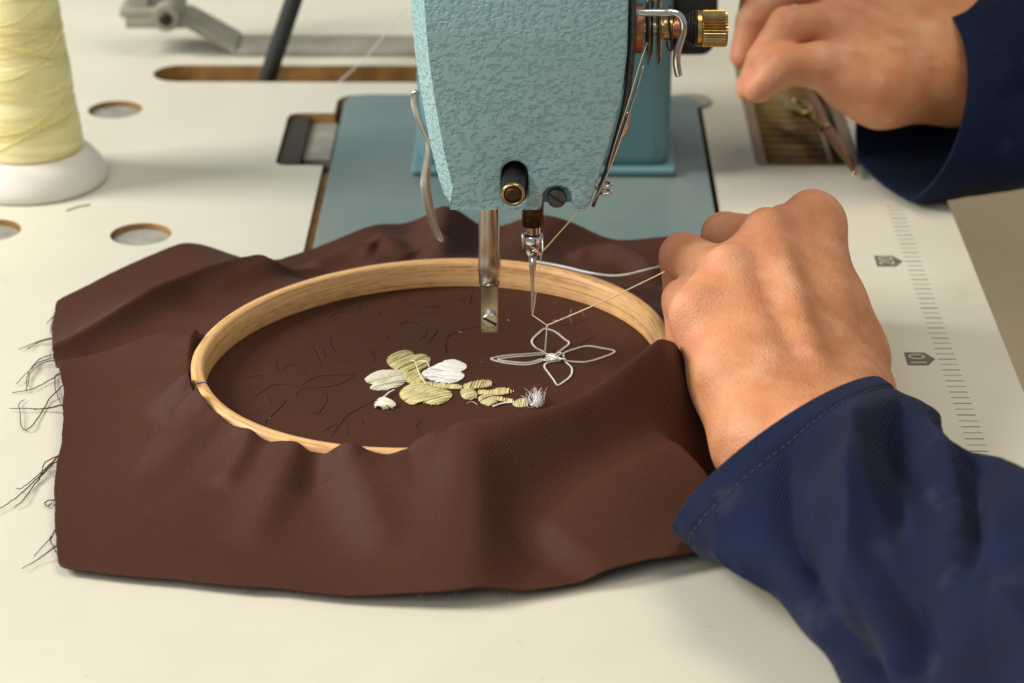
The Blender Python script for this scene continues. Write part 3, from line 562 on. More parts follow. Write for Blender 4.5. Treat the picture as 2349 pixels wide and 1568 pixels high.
def ridge(path, zg, w1, w2=None, sharp=1.0, power=2):
    """fold along a traced path of (px, py, height); w1/w2 = half width on the far and near side"""
    global z
    w2 = w2 or w1; P = smooth_path([np.r_[U(a, b, zg)[:2], hgt] for a, b, hgt in path], 70); tp = np.clip(np.minimum(np.linspace(0, 1, 70), np.linspace(1, 0, 70))/0.16, 0, 1); P[:, 2] *= tp*tp*(3-2*tp); best = np.full(XX.shape, 1e9); hh = np.zeros(XX.shape); sd = np.zeros(XX.shape)
    for i in range(len(P)-1):
        a, b = P[i, :2], P[i+1, :2]; ab = b-a; L = ab@ab+1e-12; t = np.clip(((XX-a[0])*ab[0]+(YY-a[1])*ab[1])/L, 0, 1)
        dx = XX-a[0]-t*ab[0]; dy = YY-a[1]-t*ab[1]; d = np.hypot(dx, dy); m = d < best
        best[m] = d[m]; hh[m] = (P[i, 2]+(P[i+1, 2]-P[i, 2])*t)[m]; sd[m] = (ab[0]*dy-ab[1]*dx)[m]
    wv = np.where(sd > 0, w1, w2); z = z+hh*np.exp(-np.abs(best/wv)**power)
# big fold lifted by the hand, over the right front of the hoop
def ridge_to(path, off, w1, w2):
    """raise the cloth to a crest standing just outside the hoop"""
    global z
    pts3 = []
    for a, b, o in path:
        best_ = min(np.linspace(0.012, 0.09, 300), key=lambda q: abs(math.hypot(*(U(a, b, q)[:2]-HC))-(hoopR(math.atan2(*(U(a, b, q)[:2]-HC)[::-1]))+off+o)))
        pts3.append(U(a, b, best_))
    P = smooth_path(pts3, 90); best = np.full(XX.shape, 1e9); hh = np.zeros(XX.shape); sd = np.zeros(XX.shape); en = np.zeros(XX.shape)
    for i in range(len(P)-1):
        a, b = P[i, :2], P[i+1, :2]; ab = b-a; L = ab@ab+1e-12; t = np.clip(((XX-a[0])*ab[0]+(YY-a[1])*ab[1])/L, 0, 1)
        dx = XX-a[0]-t*ab[0]; dy = YY-a[1]-t*ab[1]; d = np.hypot(dx, dy); m = d < best
        best[m] = d[m]; hh[m] = (P[i, 2]+(P[i+1, 2]-P[i, 2])*t)[m]; sd[m] = (ab[0]*dy-ab[1]*dx)[m]
    wv = np.where(sd > 0, w1, w2); g_ = np.exp(-np.abs(best/wv)**1.7); z = np.maximum(z, z+(hh-z)*g_)
ridge([(1040, 1050, .004), (1072, 1110, .014), (1085, 1190, .015), (1075, 1290, .009), (1062, 1385, .003)], 0.008, 0.013, 0.030)
ridge([(1150, 1150, -.007), (1300, 1085, -.014), (1420, 1030, -.015), (1540, 960, -.012)], 0.006, 0.012, 0.013)
ridge([(1220, 1275, .004), (1430, 1185, .015), (1620, 1110, .017)], 0.006, 0.014, 0.026)
# front folds
ridge([(775, 1030, .0095), (800, 1080, .006), (850, 1170, .004), (900, 1250, .001)], 0.014, 0.0075, 0.0085)
ridge([(690, 1050, .004), (640, 1130, .004), (560, 1220, .001)], 0.012, 0.007, 0.010)
ridge([(590, 1010, .004), (570, 1060, .004), (500, 1120, .002)], 0.012, 0.005)
ridge([(880, 1060, -.004), (900, 1095, -.005), (930, 1130, -.001)], 0.012, 0.007)
ridge([(730, 1040, -.003), (740, 1080, -.003), (700, 1150, -.001)], 0.012, 0.005)
# left folds
ridge([(30, 850, .004), (150, 800, .006), (342, 728, .012), (472, 692, .013), (590, 662, .009), (660, 640, .002)], 0.008, 0.014, 0.0055, power=1.25)
ridge([(160, 826, -.001), (300, 812, -.003), (420, 805, -.003), (520, 800, -.001)], 0.008, 0.008)
ridge([(40, 868, .006), (150, 854, .006), (260, 846, .008), (361, 842, .010), (430, 845, .008), (510, 850, .004)], 0.008, 0.0038, 0.016, power=1.5)
ridge([(330, 958, .002), (420, 945, .007), (470, 932, .006), (530, 918, .004)], 0.010, 0.0045, 0.009, power=1.6)
ridge([(370, 992, .002), (470, 978, .007), (530, 968, .006), (600, 955, .004)], 0.010, 0.0042, 0.010, power=1.6)
ridge([(330, 1030, .002), (450, 1040, .003), (560, 1020, .003)], 0.010, 0.009, 0.012)
# far folds
ridge([(414, 702, .001), (592, 655, .004), (680, 628, .005), (770, 610, .004)], 0.012, 0.005, 0.006)
ridge([(690, 590, .003), (800, 570, .005), (870, 575, .003)], 0.012, 0.006)
ridge([(850, 535, .003), (885, 555, .005), (920, 585, .004), (950, 600, .002)], 0.012, 0.006)
ridge([(950, 520, .003), (972, 550, .004), (1000, 585, .003)], 0.012, 0.006)
ridge([(1290, 585, .004), (1380, 585, .009), (1470, 610, .009), (1520, 650, .004)], 0.012, 0.007, 0.006)
ridge([(1330, 550, .002), (1430, 575, -.003), (1530, 590, -.004)], 0.010, 0.008)
ridge_to([(940, 1040, 0), (1000, 1006, 0), (1060, 978, .001), (1130, 965, .002), (1200, 951, .003), (1290, 925, .004), (1350, 897, .005), (1400, 862, .006), (1450, 825, .007), (1520, 772, .008), (1560, 745, .009)], 0.006, 0.009, 0.0145)
hl_ = [Wd(1548, 690, .962), Wd(1556, 800, .945), Wd(1606, 930, .918), Wd(1678, 1070, .880), Wd(1720, 1160, .86)]; hcap = [0.046, 0.042, 0.022, 0.007, 0.004]
hp_ = smooth_path([np.r_[p[:2], c_] for p, c_ in zip(hl_, hcap)], 60); best = np.full(XX.shape, 1e9); cap_ = np.zeros(XX.shape); sd_ = np.zeros(XX.shape)
for i in range(len(hp_)-1):
    a, b = hp_[i, :2], hp_[i+1, :2]; ab = b-a; t = np.clip(((XX-a[0])*ab[0]+(YY-a[1])*ab[1])/(ab@ab+1e-12), 0, 1); dx = XX-a[0]-t*ab[0]; dy = YY-a[1]-t*ab[1]; d = np.hypot(dx, dy); m = d < best
    best[m] = d[m]; cap_[m] = (hp_[i, 2]+(hp_[i+1, 2]-hp_[i, 2])*t)[m]; sd_[m] = (ab[0]*dy-ab[1]*dx)[m]
lim_ = np.where(sd_ > 0, cap_-best*1.5, cap_+best*1.8); lim_ = np.where(YY > hl_[0][1]+0.02, 1.0, lim_)
kk_ = 0.004; hq = np.clip(0.5+0.5*(z-lim_)/kk_, 0, 1); z = z+(lim_-z)*hq-kk_*hq*(1-hq)
floor_z = 0.0023
lim = floor_z+0.0006*np.sin(XX*37+YY*23)**2
z = np.where(z > lim+0.001, z, lim+0.001*np.exp(np.minimum((z-lim-0.001)/0.004, 0)))       # lie on the table
z = np.where(RR-hoopR(th)[:, None] < 0.0062, np.maximum(z, ZR-0.0085), z)
blend = np.clip(s/0.02, 0, 1)[None, :]; z = z*blend+(ZR-0.0020)*(1-blend)
# keep cloth under the ring's lip except where it bulges over it
NI = 40
cv = []; 
for i in range(NI):
    q = (i+0.0)/(NI-1); rr = q*(hoopR(th)+0.0006); cv.append(np.c_[HC[0]+rr*np.cos(th), HC[1]+rr*np.sin(th), np.full(NT, ZF)+0.0003*np.sin(rr*70+th*3)*np.sin(q*3.1)*0.5])
NW = 4
for i in range(1, NW): cv.append(np.c_[HC[0]+(hoopR(th)+0.0006)*np.cos(th), HC[1]+(hoopR(th)+0.0006)*np.sin(th), np.full(NT, ZF+(ZR-0.002-ZF)*i/NW)])
for j in range(NS): cv.append(np.c_[XX[:, j], YY[:, j], z[:, j]])
nr = len(cv); cv = np.vstack(cv)
# fray the cut border slightly
last = slice((nr-1)*NT, nr*NT); jit = np.random.default_rng(4).normal(0, 0.00009, NT); cv[last, 0] += jit*np.cos(th); cv[last, 1] += jit*np.sin(th)
ii = np.arange(nr-1)[:, None]*NT; jj = np.arange(NT)[None, :]; j2 = (np.arange(NT)+1) % NT
cf = np.stack([ii+jj, ii+NT+jj, ii+NT+j2[None, :], ii+j2[None, :]], -1).reshape(-1, 4)
cloth = thing('brown_cloth', 'brown twill cloth with frayed edge, stitched with a pale yellow flower', 'cloth', (HC[0], HC[1], 0.003))
clo = obj('fabric', cv, cf, 'cloth', cloth)
md = clo.modifiers.new('thickness', 'SOLIDIFY'); md.thickness = 0.0005; md.offset = -1
def clothz(x, y):
    r_ = math.hypot(x-HC[0], y-HC[1]); a = math.atan2(y-HC[1], x-HC[0]) % (2*math.pi); i = int(a/(2*math.pi)*NT) % NT
    if r_ < hoopR(a): return ZF
    j = int(np.argmin(np.abs(RR[i]-r_))); return z[i, j]
# frayed warp threads
fr = [[(300, 145), (220, 165), (100, 212)], [(295, 150), (210, 175), (150, 208)], [(305, 240), (230, 262), (180, 310), (150, 370), (148, 450)], [(310, 255), (220, 285), (165, 330), (90, 405)], [(310, 270), (230, 295), (170, 345), (155, 420)], [(345, 345), (280, 385), (180, 435), (65, 457)], [(365, 520), (280, 540), (190, 553)], [(360, 525), (250, 548), (130, 545), (50, 547)], [(345, 345), (310, 365), (315, 450), (360, 560)], [(365, 405), (280, 490), (220, 590), (170, 650), (140, 668), (118, 640), (110, 560), (105, 520), (135, 495)], [(345, 795), (260, 880), (130, 990), (90, 997)], [(345, 795), (230, 920), (100, 1040), (0, 1110), (-40, 1140)], [(330, 830), (220, 940), (130, 1060), (80, 1105)], [(330, 810), (255, 850), (235, 900), (215, 960)], [(310, 1230), (280, 1280), (190, 1380)], [(320, 1320), (210, 1400), (120, 1450)], [(315, 1065), (270, 1066), (250, 1083), (265, 1098), (290, 1078)], [(308, 20), (262, 65)], [(305, 30), (290, 70), (283, 120)], [(300, 1250), (285, 1290), (300, 1330), (320, 1370)]]
for k, pth in enumerate(fr):
    pp = []
    for i, (a, b) in enumerate(pth):
        zz_ = 0.004 if i == 0 else (0.0007+0.0016*math.sin(math.pi*i/(len(pth)-0.5))*random.random()); q = U(a*0.4059+1, 716+b*0.4059, zz_); pp.append(q)
    q = smooth_path(pp, 40); q[:, :2] += np.random.default_rng(k).normal(0, 0.00012, (40, 2)); obj('frayed_thread', *tube(q, np.linspace(0.00026, 0.00014, 40), 6), 'clothedge', cloth)
edge = cv[last]; gfz = np.random.default_rng(12)
for k in range(40):                          # short fuzz on the cut border
    i = int(gfz.uniform(0, NT)); p = edge[i]; o_ = np.array([math.cos(th[i]), math.sin(th[i]), 0]); sd = np.array([-o_[1], o_[0], 0])
    if p[0] > 0.09: continue
    l_ = gfz.uniform(.0004, .0011); q = [p-o_*.0004, p+o_*l_*.5+sd*gfz.normal(0, .0008), p+o_*l_+sd*gfz.normal(0, .0014)]; q[1][2] *= .8; q[2][2] = max(.0004, q[2][2]*.5); obj('frayed_thread', *tube(q, 0.00012, 4), 'clothedge', cloth)

# ---- pattern drawn on the cloth
def z4(p): return (413.7+p[0]*.298, 604.6+p[1]*.298)
LN = [[(740, 735), (735, 790), (760, 850), (830, 900)], [(560, 1020), (650, 970), (720, 930), (850, 930)], [(820, 1040), (760, 1110), (680, 1180), (640, 1240)], [(950, 960), (890, 1000), (910, 1060), (980, 1120), (1050, 1150), (1110, 1080), (1120, 1010), (1060, 965), (950, 960)], [(480, 880), (620, 860), (700, 900)], [(1155, 550), (1143, 610), (1170, 660), (1230, 730), (1330, 770)], [(1430, 460), (1530, 500), (1580, 550), (1605, 590)], [(970, 600), (1020, 660), (1080, 780)], [(1088, 655), (1112, 720)], [(1150, 410), (1200, 375), (1330, 370), (1450, 410)], [(1760, 290), (1780, 330), (1870, 370), (1990, 390)], [(1680, 475), (1720, 450), (1800, 450), (1880, 480), (1890, 540), (1830, 600)], [(2240, 220), (2220, 320)], [(2140, 250), (2162, 290)], [(1540, 368), (1518, 402)], [(1370, 310), (1376, 352)], [(920, 940), (1050, 870), (1230, 850), (1345, 850)], [(1345, 852), (1230, 920), (1100, 950), (960, 940)], [(1500, 1045), (1380, 1110), (1280, 1170), (1200, 1260), (1150, 1330)], [(1090, 1290), (1150, 1250), (1210, 1230)], [(1280, 1275), (1276, 1320)], [(1850, 1200), (1810, 1240), (1830, 1290), (1855, 1312)], [(2036, 640), (2045, 570), (2110, 530), (2200, 500), (2300, 480)], [(2032, 620), (2040, 685)], [(1480, 660), (1490, 740)], [(1360, 600), (1440, 660), (1485, 740)], [(770, 820), (850, 770), (930, 790), (970, 850)], [(1900, 620), (1980, 510)], [(550, 800), (562, 835)], [(1390, 1190), (1400, 1230)], [(1810, 300), (1900, 330), (2050, 320)], [(3000, 660), (3120, 590), (3200, 540)], [(2900, 480), (3050, 450), (3150, 420)], [(600, 930), (660, 1000), (700, 1090)]]
for L in LN:
    pp = np.array([U(*z4(p), ZF+0.00035) for p in L]); q = smooth_path(pp, 24) if len(pp) > 2 else lerp_path(pp, 10)
    ins = [p for p in q if np.hypot(p[0]-HC[0], p[1]-HC[1]) < HR-0.008]
    if len(ins) < 4: continue
    q = np.array(ins); q[:, :2] += np.random.default_rng(len(q)).normal(0, 0.00007, (len(q), 2))
    obj('drawn_line', *tube(q, 0.00024*np.clip(np.sin(np.linspace(0.25, 2.9, len(q)))+0.25, 0.3, 1), 6, sy=0.12, ref=(0, 0, 1)), 'penline', cloth)

# ---- satin-stitched flower
def z2(p): return (819.4+p[0]*.2608, 779.6+p[1]*.2608)
def inside_spans(poly, p, d):
    ts = []; n = np.array([-d[1], d[0]])
    for i in range(len(poly)):
        a, b = poly[i]-p, poly[(i+1) % len(poly)]-p; sa, sb = a@n, b@n
        if (sa > 0) != (sb > 0): q = a+(b-a)*(sa/(sa-sb)); ts.append(q@d)
    ts.sort(); return list(zip(ts[::2], ts[1::2]))
def satin(poly, dirp, m, name, height=0.0011, pitch=0.00024, layers=2, seed=1, maxlen=0.013):
    g = np.random.default_rng(seed); W = np.array([U(*z2(p), ZF)[:2] for p in poly]); o0 = np.array(U(*z2((0, 0)), ZF)[:2]); d = np.array(U(*z2(dirp), ZF)[:2])-o0; d /= np.linalg.norm(d)
    Wn = len(W); Ws = []
    for i in range(Wn):                      # rounder outline
        Ws += [W[i]*0.75+W[(i+1) % Wn]*0.25, W[i]*0.25+W[(i+1) % Wn]*0.75]
    W = np.array(Ws); n = np.array([-d[1], d[0]]); lo, hi = (W@n).min(), (W@n).max(); cen = W.mean(0); gm = G(); 
    pad = obj_pad(W, height*0.72)
    for ly in range(layers):
        t = lo+pitch*0.5*ly
        while t < hi:
            dd = d+n*g.normal(0, 0.03); dd /= np.linalg.norm(dd); p = n*(t+g.normal(0, pitch*0.25))
            for a, b in inside_spans(W, p, dd):
                L = b-a
                if g.random() < 0.05: continue
                if L < 0.0006: continue
                k = max(1, int(math.ceil(L/maxlen))); cuts = np.linspace(a, b, k+1); cuts[1:-1] += g.normal(0, 0.0012, k-1)
                for c0_, c1_ in zip(cuts[:-1], cuts[1:]):
                    c0_ -= abs(g.normal(0, 0.00016)); c1_ += abs(g.normal(0, 0.00016)); N_ = 6; u = np.linspace(0, 1, N_); xy = p[None]+dd[None]*(c0_+(c1_-c0_)*u)[:, None]
                    edge = np.array([np.clip(dist_in(W, q)/0.0009, 0, 1) for q in xy]); hz = ZF+0.0003+height*np.sqrt(1-(1-edge)**2)*(0.95+0.08*ly)+g.normal(0, 0.00007)-0.00022*np.abs(2*u-1)**3
                    gm.add(*tube(np.c_[xy, hz], 0.00014*g.uniform(0.8, 1.25), 5, cap=False))
            t += pitch
    o = gm.build(name, m, cloth); at = o.data.attributes.new('strand', 'FLOAT', 'POINT'); at.data.foreach_set('value', np.repeat(g.uniform(0, 1, len(gm.v)), [len(q) for q in gm.v]).astype(np.float32)); return o
def dist_in(W, q):
    a = W; b = np.roll(W, -1, 0); ab = b-a; t = np.clip(((q-a)*ab).sum(1)/((ab**2).sum(1)+1e-15), 0, 1); return np.hypot(*(q-a-ab*t[:, None]).T).min()
def obj_pad(W, h): return None
PET = [
 ('stitched_petal', 'olive', (1, -.45), [(255, 190), (285, 150), (350, 118), (430, 100), (480, 118), (508, 150), (560, 132), (620, 148), (645, 190), (628, 235), (580, 262), (530, 300), (440, 310), (350, 278), (290, 242)]),
 ('stitched_petal', 'creamsilk', (1, -.22), [(68, 352), (100, 318), (180, 288), (280, 272), (380, 282), (432, 320), (432, 370), (380, 412), (300, 444), (200, 454), (120, 444), (112, 425), (150, 400), (90, 388)]),
 ('stitched_petal', 'whitesilk', (1, .12), [(560, 300), (640, 258), (700, 228), (760, 198), (830, 183), (900, 196), (955, 228), (958, 262), (912, 284), (905, 290), (945, 320), (925, 352), (860, 384), (780, 398), (700, 382), (615, 350)]),
 ('stitched_petal', 'olive', (1, -.25), [(373, 482), (400, 438), (480, 398), (560, 388), (650, 408), (760, 440), (838, 482), (822, 522), (770, 558), (700, 583), (620, 572), (596, 556), (540, 572), (470, 578), (420, 552), (388, 522)]),
 ('stitched_centre', 'olive', (1, -.6), [(405, 300), (520, 275), (590, 320), (610, 395), (500, 410), (425, 372)]),
 ('stitched_stem', 'olive', (.3, -1), [(590, 372), (740, 398), (930, 405), (930, 440), (800, 438), (690, 420), (590, 400)]),
 ('stitched_leaf', 'olive', (.5, -1), [(912, 415), (1000, 378), (1100, 362), (1175, 368), (1200, 395), (1172, 418), (1080, 432), (960, 444)]),
 ('stitched_leaf', 'yellow', (1, -.3), [(918, 438), (1010, 438), (1052, 490), (1047, 527), (980, 538), (932, 522), (908, 480)]),
 ('stitched_leaf', 'olive', (.4, -1), [(1033, 460), (1100, 450), (1170, 458), (1240, 432), (1330, 438), (1390, 460), (1320, 482), (1230, 498), (1130, 488), (1055, 487)]),
 ('stitched_leaf', 'yellow', (1, -.4), [(1065, 512), (1130, 488), (1232, 508), (1234, 556), (1180, 594), (1108, 578), (1070, 545)]),
 ('stitched_stem', 'olive', (.3, -1), [(1222, 505), (1300, 520), (1385, 538), (1375, 560), (1290, 552), (1228, 538)]),
 ('stitched_leaf', 'yellow', (.35, -1), [(1368, 560), (1440, 522), (1500, 532), (1538, 560), (1502, 593), (1420, 604), (1372, 588)]),
 ('stitched_bud', 'creamsilk', (1, .15), [(152, 590), (180, 558), (225, 528), (290, 550), (338, 580), (333, 608), (240, 621), (162, 618)])]
for k, (nm, m, d, poly) in enumerate(PET): satin(poly, d, m, nm, height=0.0014 if nm == 'stitched_bud' else (0.0004 if 'stem' in nm else 0.00045), seed=k+1)
def loose(pts, rad, m, name, conv=z2, zs=None, n=40, parent=None):
    q = smooth_path([U(*conv(p), ZF+(zs[i] if zs else 0.0006)) for i, p in enumerate(pts)], n); return obj(name, *tube(q, rad, 6), m, parent or cloth)
loose([(325, 440), (280, 465), (240, 500), (200, 522), (185, 528)], 0.00028, 'fluff', 'thread_tail', zs=[.001, .0012, .0012, .001, .0008])
loose([(475, 185), (505, 190), (520, 225), (545, 300), (600, 385)], 0.00016, 'creamsilk', 'thread_tail', zs=[.0018, .003, .004, .003, .0018])
loose([(520, 205), (560, 188), (610, 195), (632, 235), (633, 275)], 0.00016, 'creamsilk', 'thread_tail', zs=[.0018, .003, .004, .003, .0018])
loose([(1195, 588), (1240, 570), (1300, 556), (1370, 552)], 0.0003, 'fluff', 'thread_tail')
loose([(1530, 582), (1560, 550), (1585, 515)], 0.0004, 'fluff', 'thread_tail', zs=[.001, .002, .003])
loose([(960, 560), (1010, 545), (1055, 572)], 0.00008, 'gold', 'thread_tail')
gm = G(); g = np.random.default_rng(11)
for k in range(70):
    a = np.array([g.normal(1575, 18), 585+g.normal(0, 6)]); b = np.array([g.normal(1575, 48), g.normal(465, 26)]); c_ = (a+b)/2+g.normal(0, 26, 2)
    q = smooth_path([U(*z2(a), ZF+.0005), U(*z2(c_), ZF+abs(g.normal(.003, .0015))), U(*z2(b), ZF+abs(g.normal(.003, .002)))], 12); gm.add(*tube(q, 0.000045, 4, cap=False))
gm.build('thread_fluff', 'fluff', cloth)
gm = G()
for k in range(6):                          # lint specks
    a = g.uniform(0, 6.28); rr = HR*math.sqrt(g.uniform(0, .8)); p = np.array([HC[0]+rr*math.cos(a), HC[1]+rr*math.sin(a), ZF+.0004]); dv = g.normal(0, .0003, 3); dv[2] = abs(dv[2])*.2
    gm.add(*tube([p, p+dv, p+dv*2+g.normal(0, .0002, 3)*[1, 1, .2]], 0.00005, 4, cap=False))
li = gm.build('lint', 'whitesilk', cloth); li['kind'] = 'stuff'
# ---- outlined flower in twisted thread
def z5(p): return (795.5+p[0]*.3804, 397.8+p[1]*.3804)
def twisted(pts, name, n=None, seed=0, rad=0.00010, hr=0.00022, pitch=0.0016):
    base = np.array([U(*z5(p), ZF+0.0005) for p in pts]); q = smooth_path(base, 60); L = np.linalg.norm(np.diff(q, axis=0), axis=1).sum(); n = int(L/0.00022); q = lerp_path(q, n)
    T = np.gradient(q, axis=0); T /= np.linalg.norm(T, axis=1)[:, None]; N = np.cross(T, [0, 0, 1.0]); ph = np.arange(n)/n*L/pitch*2*math.pi; gm = G(); g = np.random.default_rng(seed)
    for o in (0, math.pi):
        w_ = q+N*(hr*1.35*np.cos(ph+o))[:, None]; w_[:, 2] += hr*np.sin(ph+o)+g.normal(0, 0.00003, n); gm.add(*tube(w_, rad, 5, cap=False))
    return gm.build(name, 'outline', cloth)
OUT = [[(1195, 1080), (1135, 1050), (1115, 1010), (1150, 970), (1195, 938), (1260, 960), (1310, 1000), (1340, 1025), (1300, 1060), (1265, 1085)], [(1195, 1080), (1100, 1088), (1000, 1095), (920, 1105), (868, 1120), (930, 1140), (1000, 1150), (1080, 1155), (1150, 1140), (1215, 1110)], [(1310, 1112), (1308, 1085), (1370, 1060), (1450, 1042), (1540, 1055), (1615, 1075), (1540, 1110), (1450, 1135), (1390, 1138), (1310, 1130)], [(1290, 1130), (1215, 1140), (1190, 1165), (1215, 1205), (1245, 1245), (1270, 1278), (1310, 1255), (1350, 1220), (1355, 1175), (1320, 1140)], [(1190, 1092), (1100, 1100), (1000, 1108), (910, 1122), (980, 1136), (1090, 1142), (1180, 1118)]]
for k, L in enumerate(OUT): twisted(L, 'outline_stitch', seed=k)
g = np.random.default_rng(21); pk = [(g.normal(1245, 32), g.normal(1105, 13)) for _ in range(34)]
kq = smooth_path([U(*z5(p), ZF+0.0006+0.0012*g.random()) for p in pk], 300); obj('knot_cluster', *tube(kq, 0.00022, 5), 'outline', cloth)

# ================================================================== PERSON (hands and sleeves)
person = thing('person', 'person in a navy work jacket, one hand pulling thread over the hoop', 'person', (0.25, -0.05, 0.0))
def cm(x): return x/100.0
def hand_mesh(palm, fingers, extras, h=0.0013, pad=0.03, name='hand', kpalm=0.012, kf=0.0045):
    allp = [p for pr in palm+fingers+extras for p in (pr[0], pr[1])]; P = np.array(allp); lo = P.min(0)-pad; hi = P.max(0)+pad
    def fn(Pg):
        D = None
        for a, b, r0, r1 in palm:
            d = rcone(Pg, a, b, r0, r1); D = d if D is None else smin(D, d, kpalm)
        Fg = None
        for a, b, r0, r1 in fingers:
            d = rcone(Pg, a, b, r0, r1); Fg = d if Fg is None else smin(Fg, d, 0.0016)
        D = smin(D, Fg, kf)
        for a, b, r0, r1 in extras:
            d = rcone(Pg, a, b, r0, r1); D = smin(D, d, 0.009)
        return D
    v, f = surface_nets(fn, lo, hi, h); v = relax(v, f, 3, 0.5); return v, f
# near (left) hand: closed round the thread end, back of the hand to the camera
J = {k: Wd(*p) for k, p in dict(
    wr=(1926, 925, .945), wm=(1850, 965, .925), wu=(1762, 1012, .905), fa=(2010, 1160, .865), fb=(1900, 1200, .85),
    im=(1872, 516, 1.000), mm=(1768, 556, .978), rm=(1676, 642, .958), pm=(1608, 736, .942),
    ip=(1800, 520, 1.035), mp=(1662, 540, 1.008), rp=(1568, 590, .990), pp=(1568, 690, .972),
    idp=(1770, 640, 1.045), mdp=(1640, 640, 1.022), rdp=(1572, 690, .998), pdp=(1572, 775, .972),
    it=(1800, 700, 1.02), mt=(1690, 700, 1.005), rt=(1630, 740, .985), pt=(1640, 810, .965),
    tb=(1946, 830, .975), tm=(1925, 700, 1.005), ti=(1880, 610, 1.03), tt=(1800, 600, 1.045)).items()}
palm = [(J['wr'], J['im'], cm(1.55), cm(1.02)), (J['wm'], J['mm'], cm(1.75), cm(1.02)), (J['wu'], J['rm'], cm(1.55), cm(0.98)), (J['wu'], J['pm'], cm(1.45), cm(0.95)), (J['wr'], J['wu'], cm(1.55), cm(1.45)),
        ((J['im']+J['wr'])/2, (J['pm']+J['wu'])/2, cm(1.35), cm(1.35)), (J['im'], J['pm'], cm(0.75), cm(0.75)), (J['wm'], J['fb'], cm(2.0), cm(2.4)), (J['wr'], J['fa'], cm(1.7), cm(2.2)), ((J['wr']+J['wm'])/2, (J['im']+J['mm'])/2, cm(1.66), cm(.93)), (J['wm']*.6+J['wu']*.4, (J['mm']+J['rm'])/2, cm(1.66), cm(.93)), (J['wu'], (J['rm']+J['pm'])/2, cm(1.52), cm(.93)), (J['wr'], J['tb'], cm(1.4), cm(1.3)), (J['tb'], J['tm'], cm(1.3), cm(1.0))]
fingers = []
for k, r in (('i', .92), ('m', .95), ('r', .98), ('p', .86)):
    fingers += [(J[k+'m'], J[k+'p'], cm(r*1.03), cm(r*.96)), (J[k+'p'], J[k+'dp'], cm(r*.94), cm(r*.84)), (J[k+'dp'], J[k+'t'], cm(r*.84), cm(r*.70))]
fingers += [(J['tm'], J['ti'], cm(1.0), cm(.95)), (J['ti'], J['tt'], cm(.95), cm(.8))]
ex = []
for k, px, py, dd in (('i', 1862, 478, .992), ('m', 1757, 516, .968), ('r', 1668, 606, .948), ('p', 1590, 702, .931)):
    a = Wd(px, py, dd); ex.append((a+fwd*0.004, a+fwd*0.0042+upv*-0.001, cm(.52), cm(.52)))
def tendon(pts, r):
    q = smooth_path([Wd(*p) for p in pts], 8)
    for a, b in zip(q[:-1], q[1:]): ex.append((a, b, r, r))
tendon([(1762, 540, .970), (1800, 650, .9475), (1840, 780, .925), (1875, 900, .914)], cm(.26))
tendon([(1880, 505, .992), (1900, 640, .968), (1915, 780, .944), (1915, 890, .931)], cm(.20))
tendon([(1672, 630, .951), (1712, 720, .935), (1760, 840, .913)], cm(.20))
v, f = hand_mesh(palm, fingers, ex)
left = obj('hand', v, f, 'skin', person)
def flush(o, v, pts, r):
    at = o.data.attributes.new('flush', 'FLOAT', 'POINT'); d = np.min([np.linalg.norm(v-p, axis=1) for p in pts], axis=0); at.data.foreach_set('value', np.exp(-(d/r)**2).astype(np.float32))
flush(left, v, [J[k] for k in ('im', 'mm', 'rm', 'pm', 'ip', 'mp', 'rp', 'pp')], 0.013)

# far (right) hand, reaching over the scissors
K = {k: Wd(*p) for k, p in dict(
    w1=(2200, 90, 1.20), w2=(2190, 185, 1.19), k1=(1935, 10, 1.20), k2=(1920, 90, 1.18), heel=(2020, 195, 1.17), th0=(1945, 185, 1.165),
    i1=(1905, 50, 1.175), i2=(1806, 60, 1.165), i3=(1752, 138, 1.165), i4=(1716, 205, 1.17),
    m1=(1915, -20, 1.19), m2=(1800, -40, 1.185), m3=(1728, 50, 1.185), m4=(1704, 130, 1.185),
    r1=(1930, -80, 1.21), r2=(1810, -110, 1.205), r3=(1740, -40, 1.205), r4=(1720, 30, 1.20),
    t1=(1880, 150, 1.16), t2=(1800, 150, 1.155), t3=(1738, 205, 1.16)).items()}
palm = [(K['w1'], K['k1'], cm(1.9), cm(1.6)), (K['w2'], K['k2'], cm(1.9), cm(1.5)), (K['heel'], K['th0'], cm(1.75), cm(1.25)), (K['w2'], K['heel'], cm(1.8), cm(1.75)), (K['w1'], Wd(2420, 60, 1.24), cm(2.2), cm(2.6)), (K['k1'], K['r1'], cm(1.4), cm(1.1))]
fingers = []
for k, r in (('i', .88), ('m', .9), ('r', .85)): fingers += [(K[k+'1'], K[k+'2'], cm(r*1.05), cm(r)), (K[k+'2'], K[k+'3'], cm(r), cm(r*.9)), (K[k+'3'], K[k+'4'], cm(r*.9), cm(r*.68))]
fingers += [(K['th0'], K['t1'], cm(1.2), cm(1.05)), (K['t1'], K['t2'], cm(1.05), cm(.9)), (K['t2'], K['t3'], cm(.9), cm(.66))]
v, f = hand_mesh(palm, fingers, [], h=0.0016)
far_hand = obj('hand', v, f, 'skin', person); flush(far_hand, v, [K[k] for k in ('i1', 'i2', 'i4', 'm2', 'm4', 't1', 't3')], 0.014)

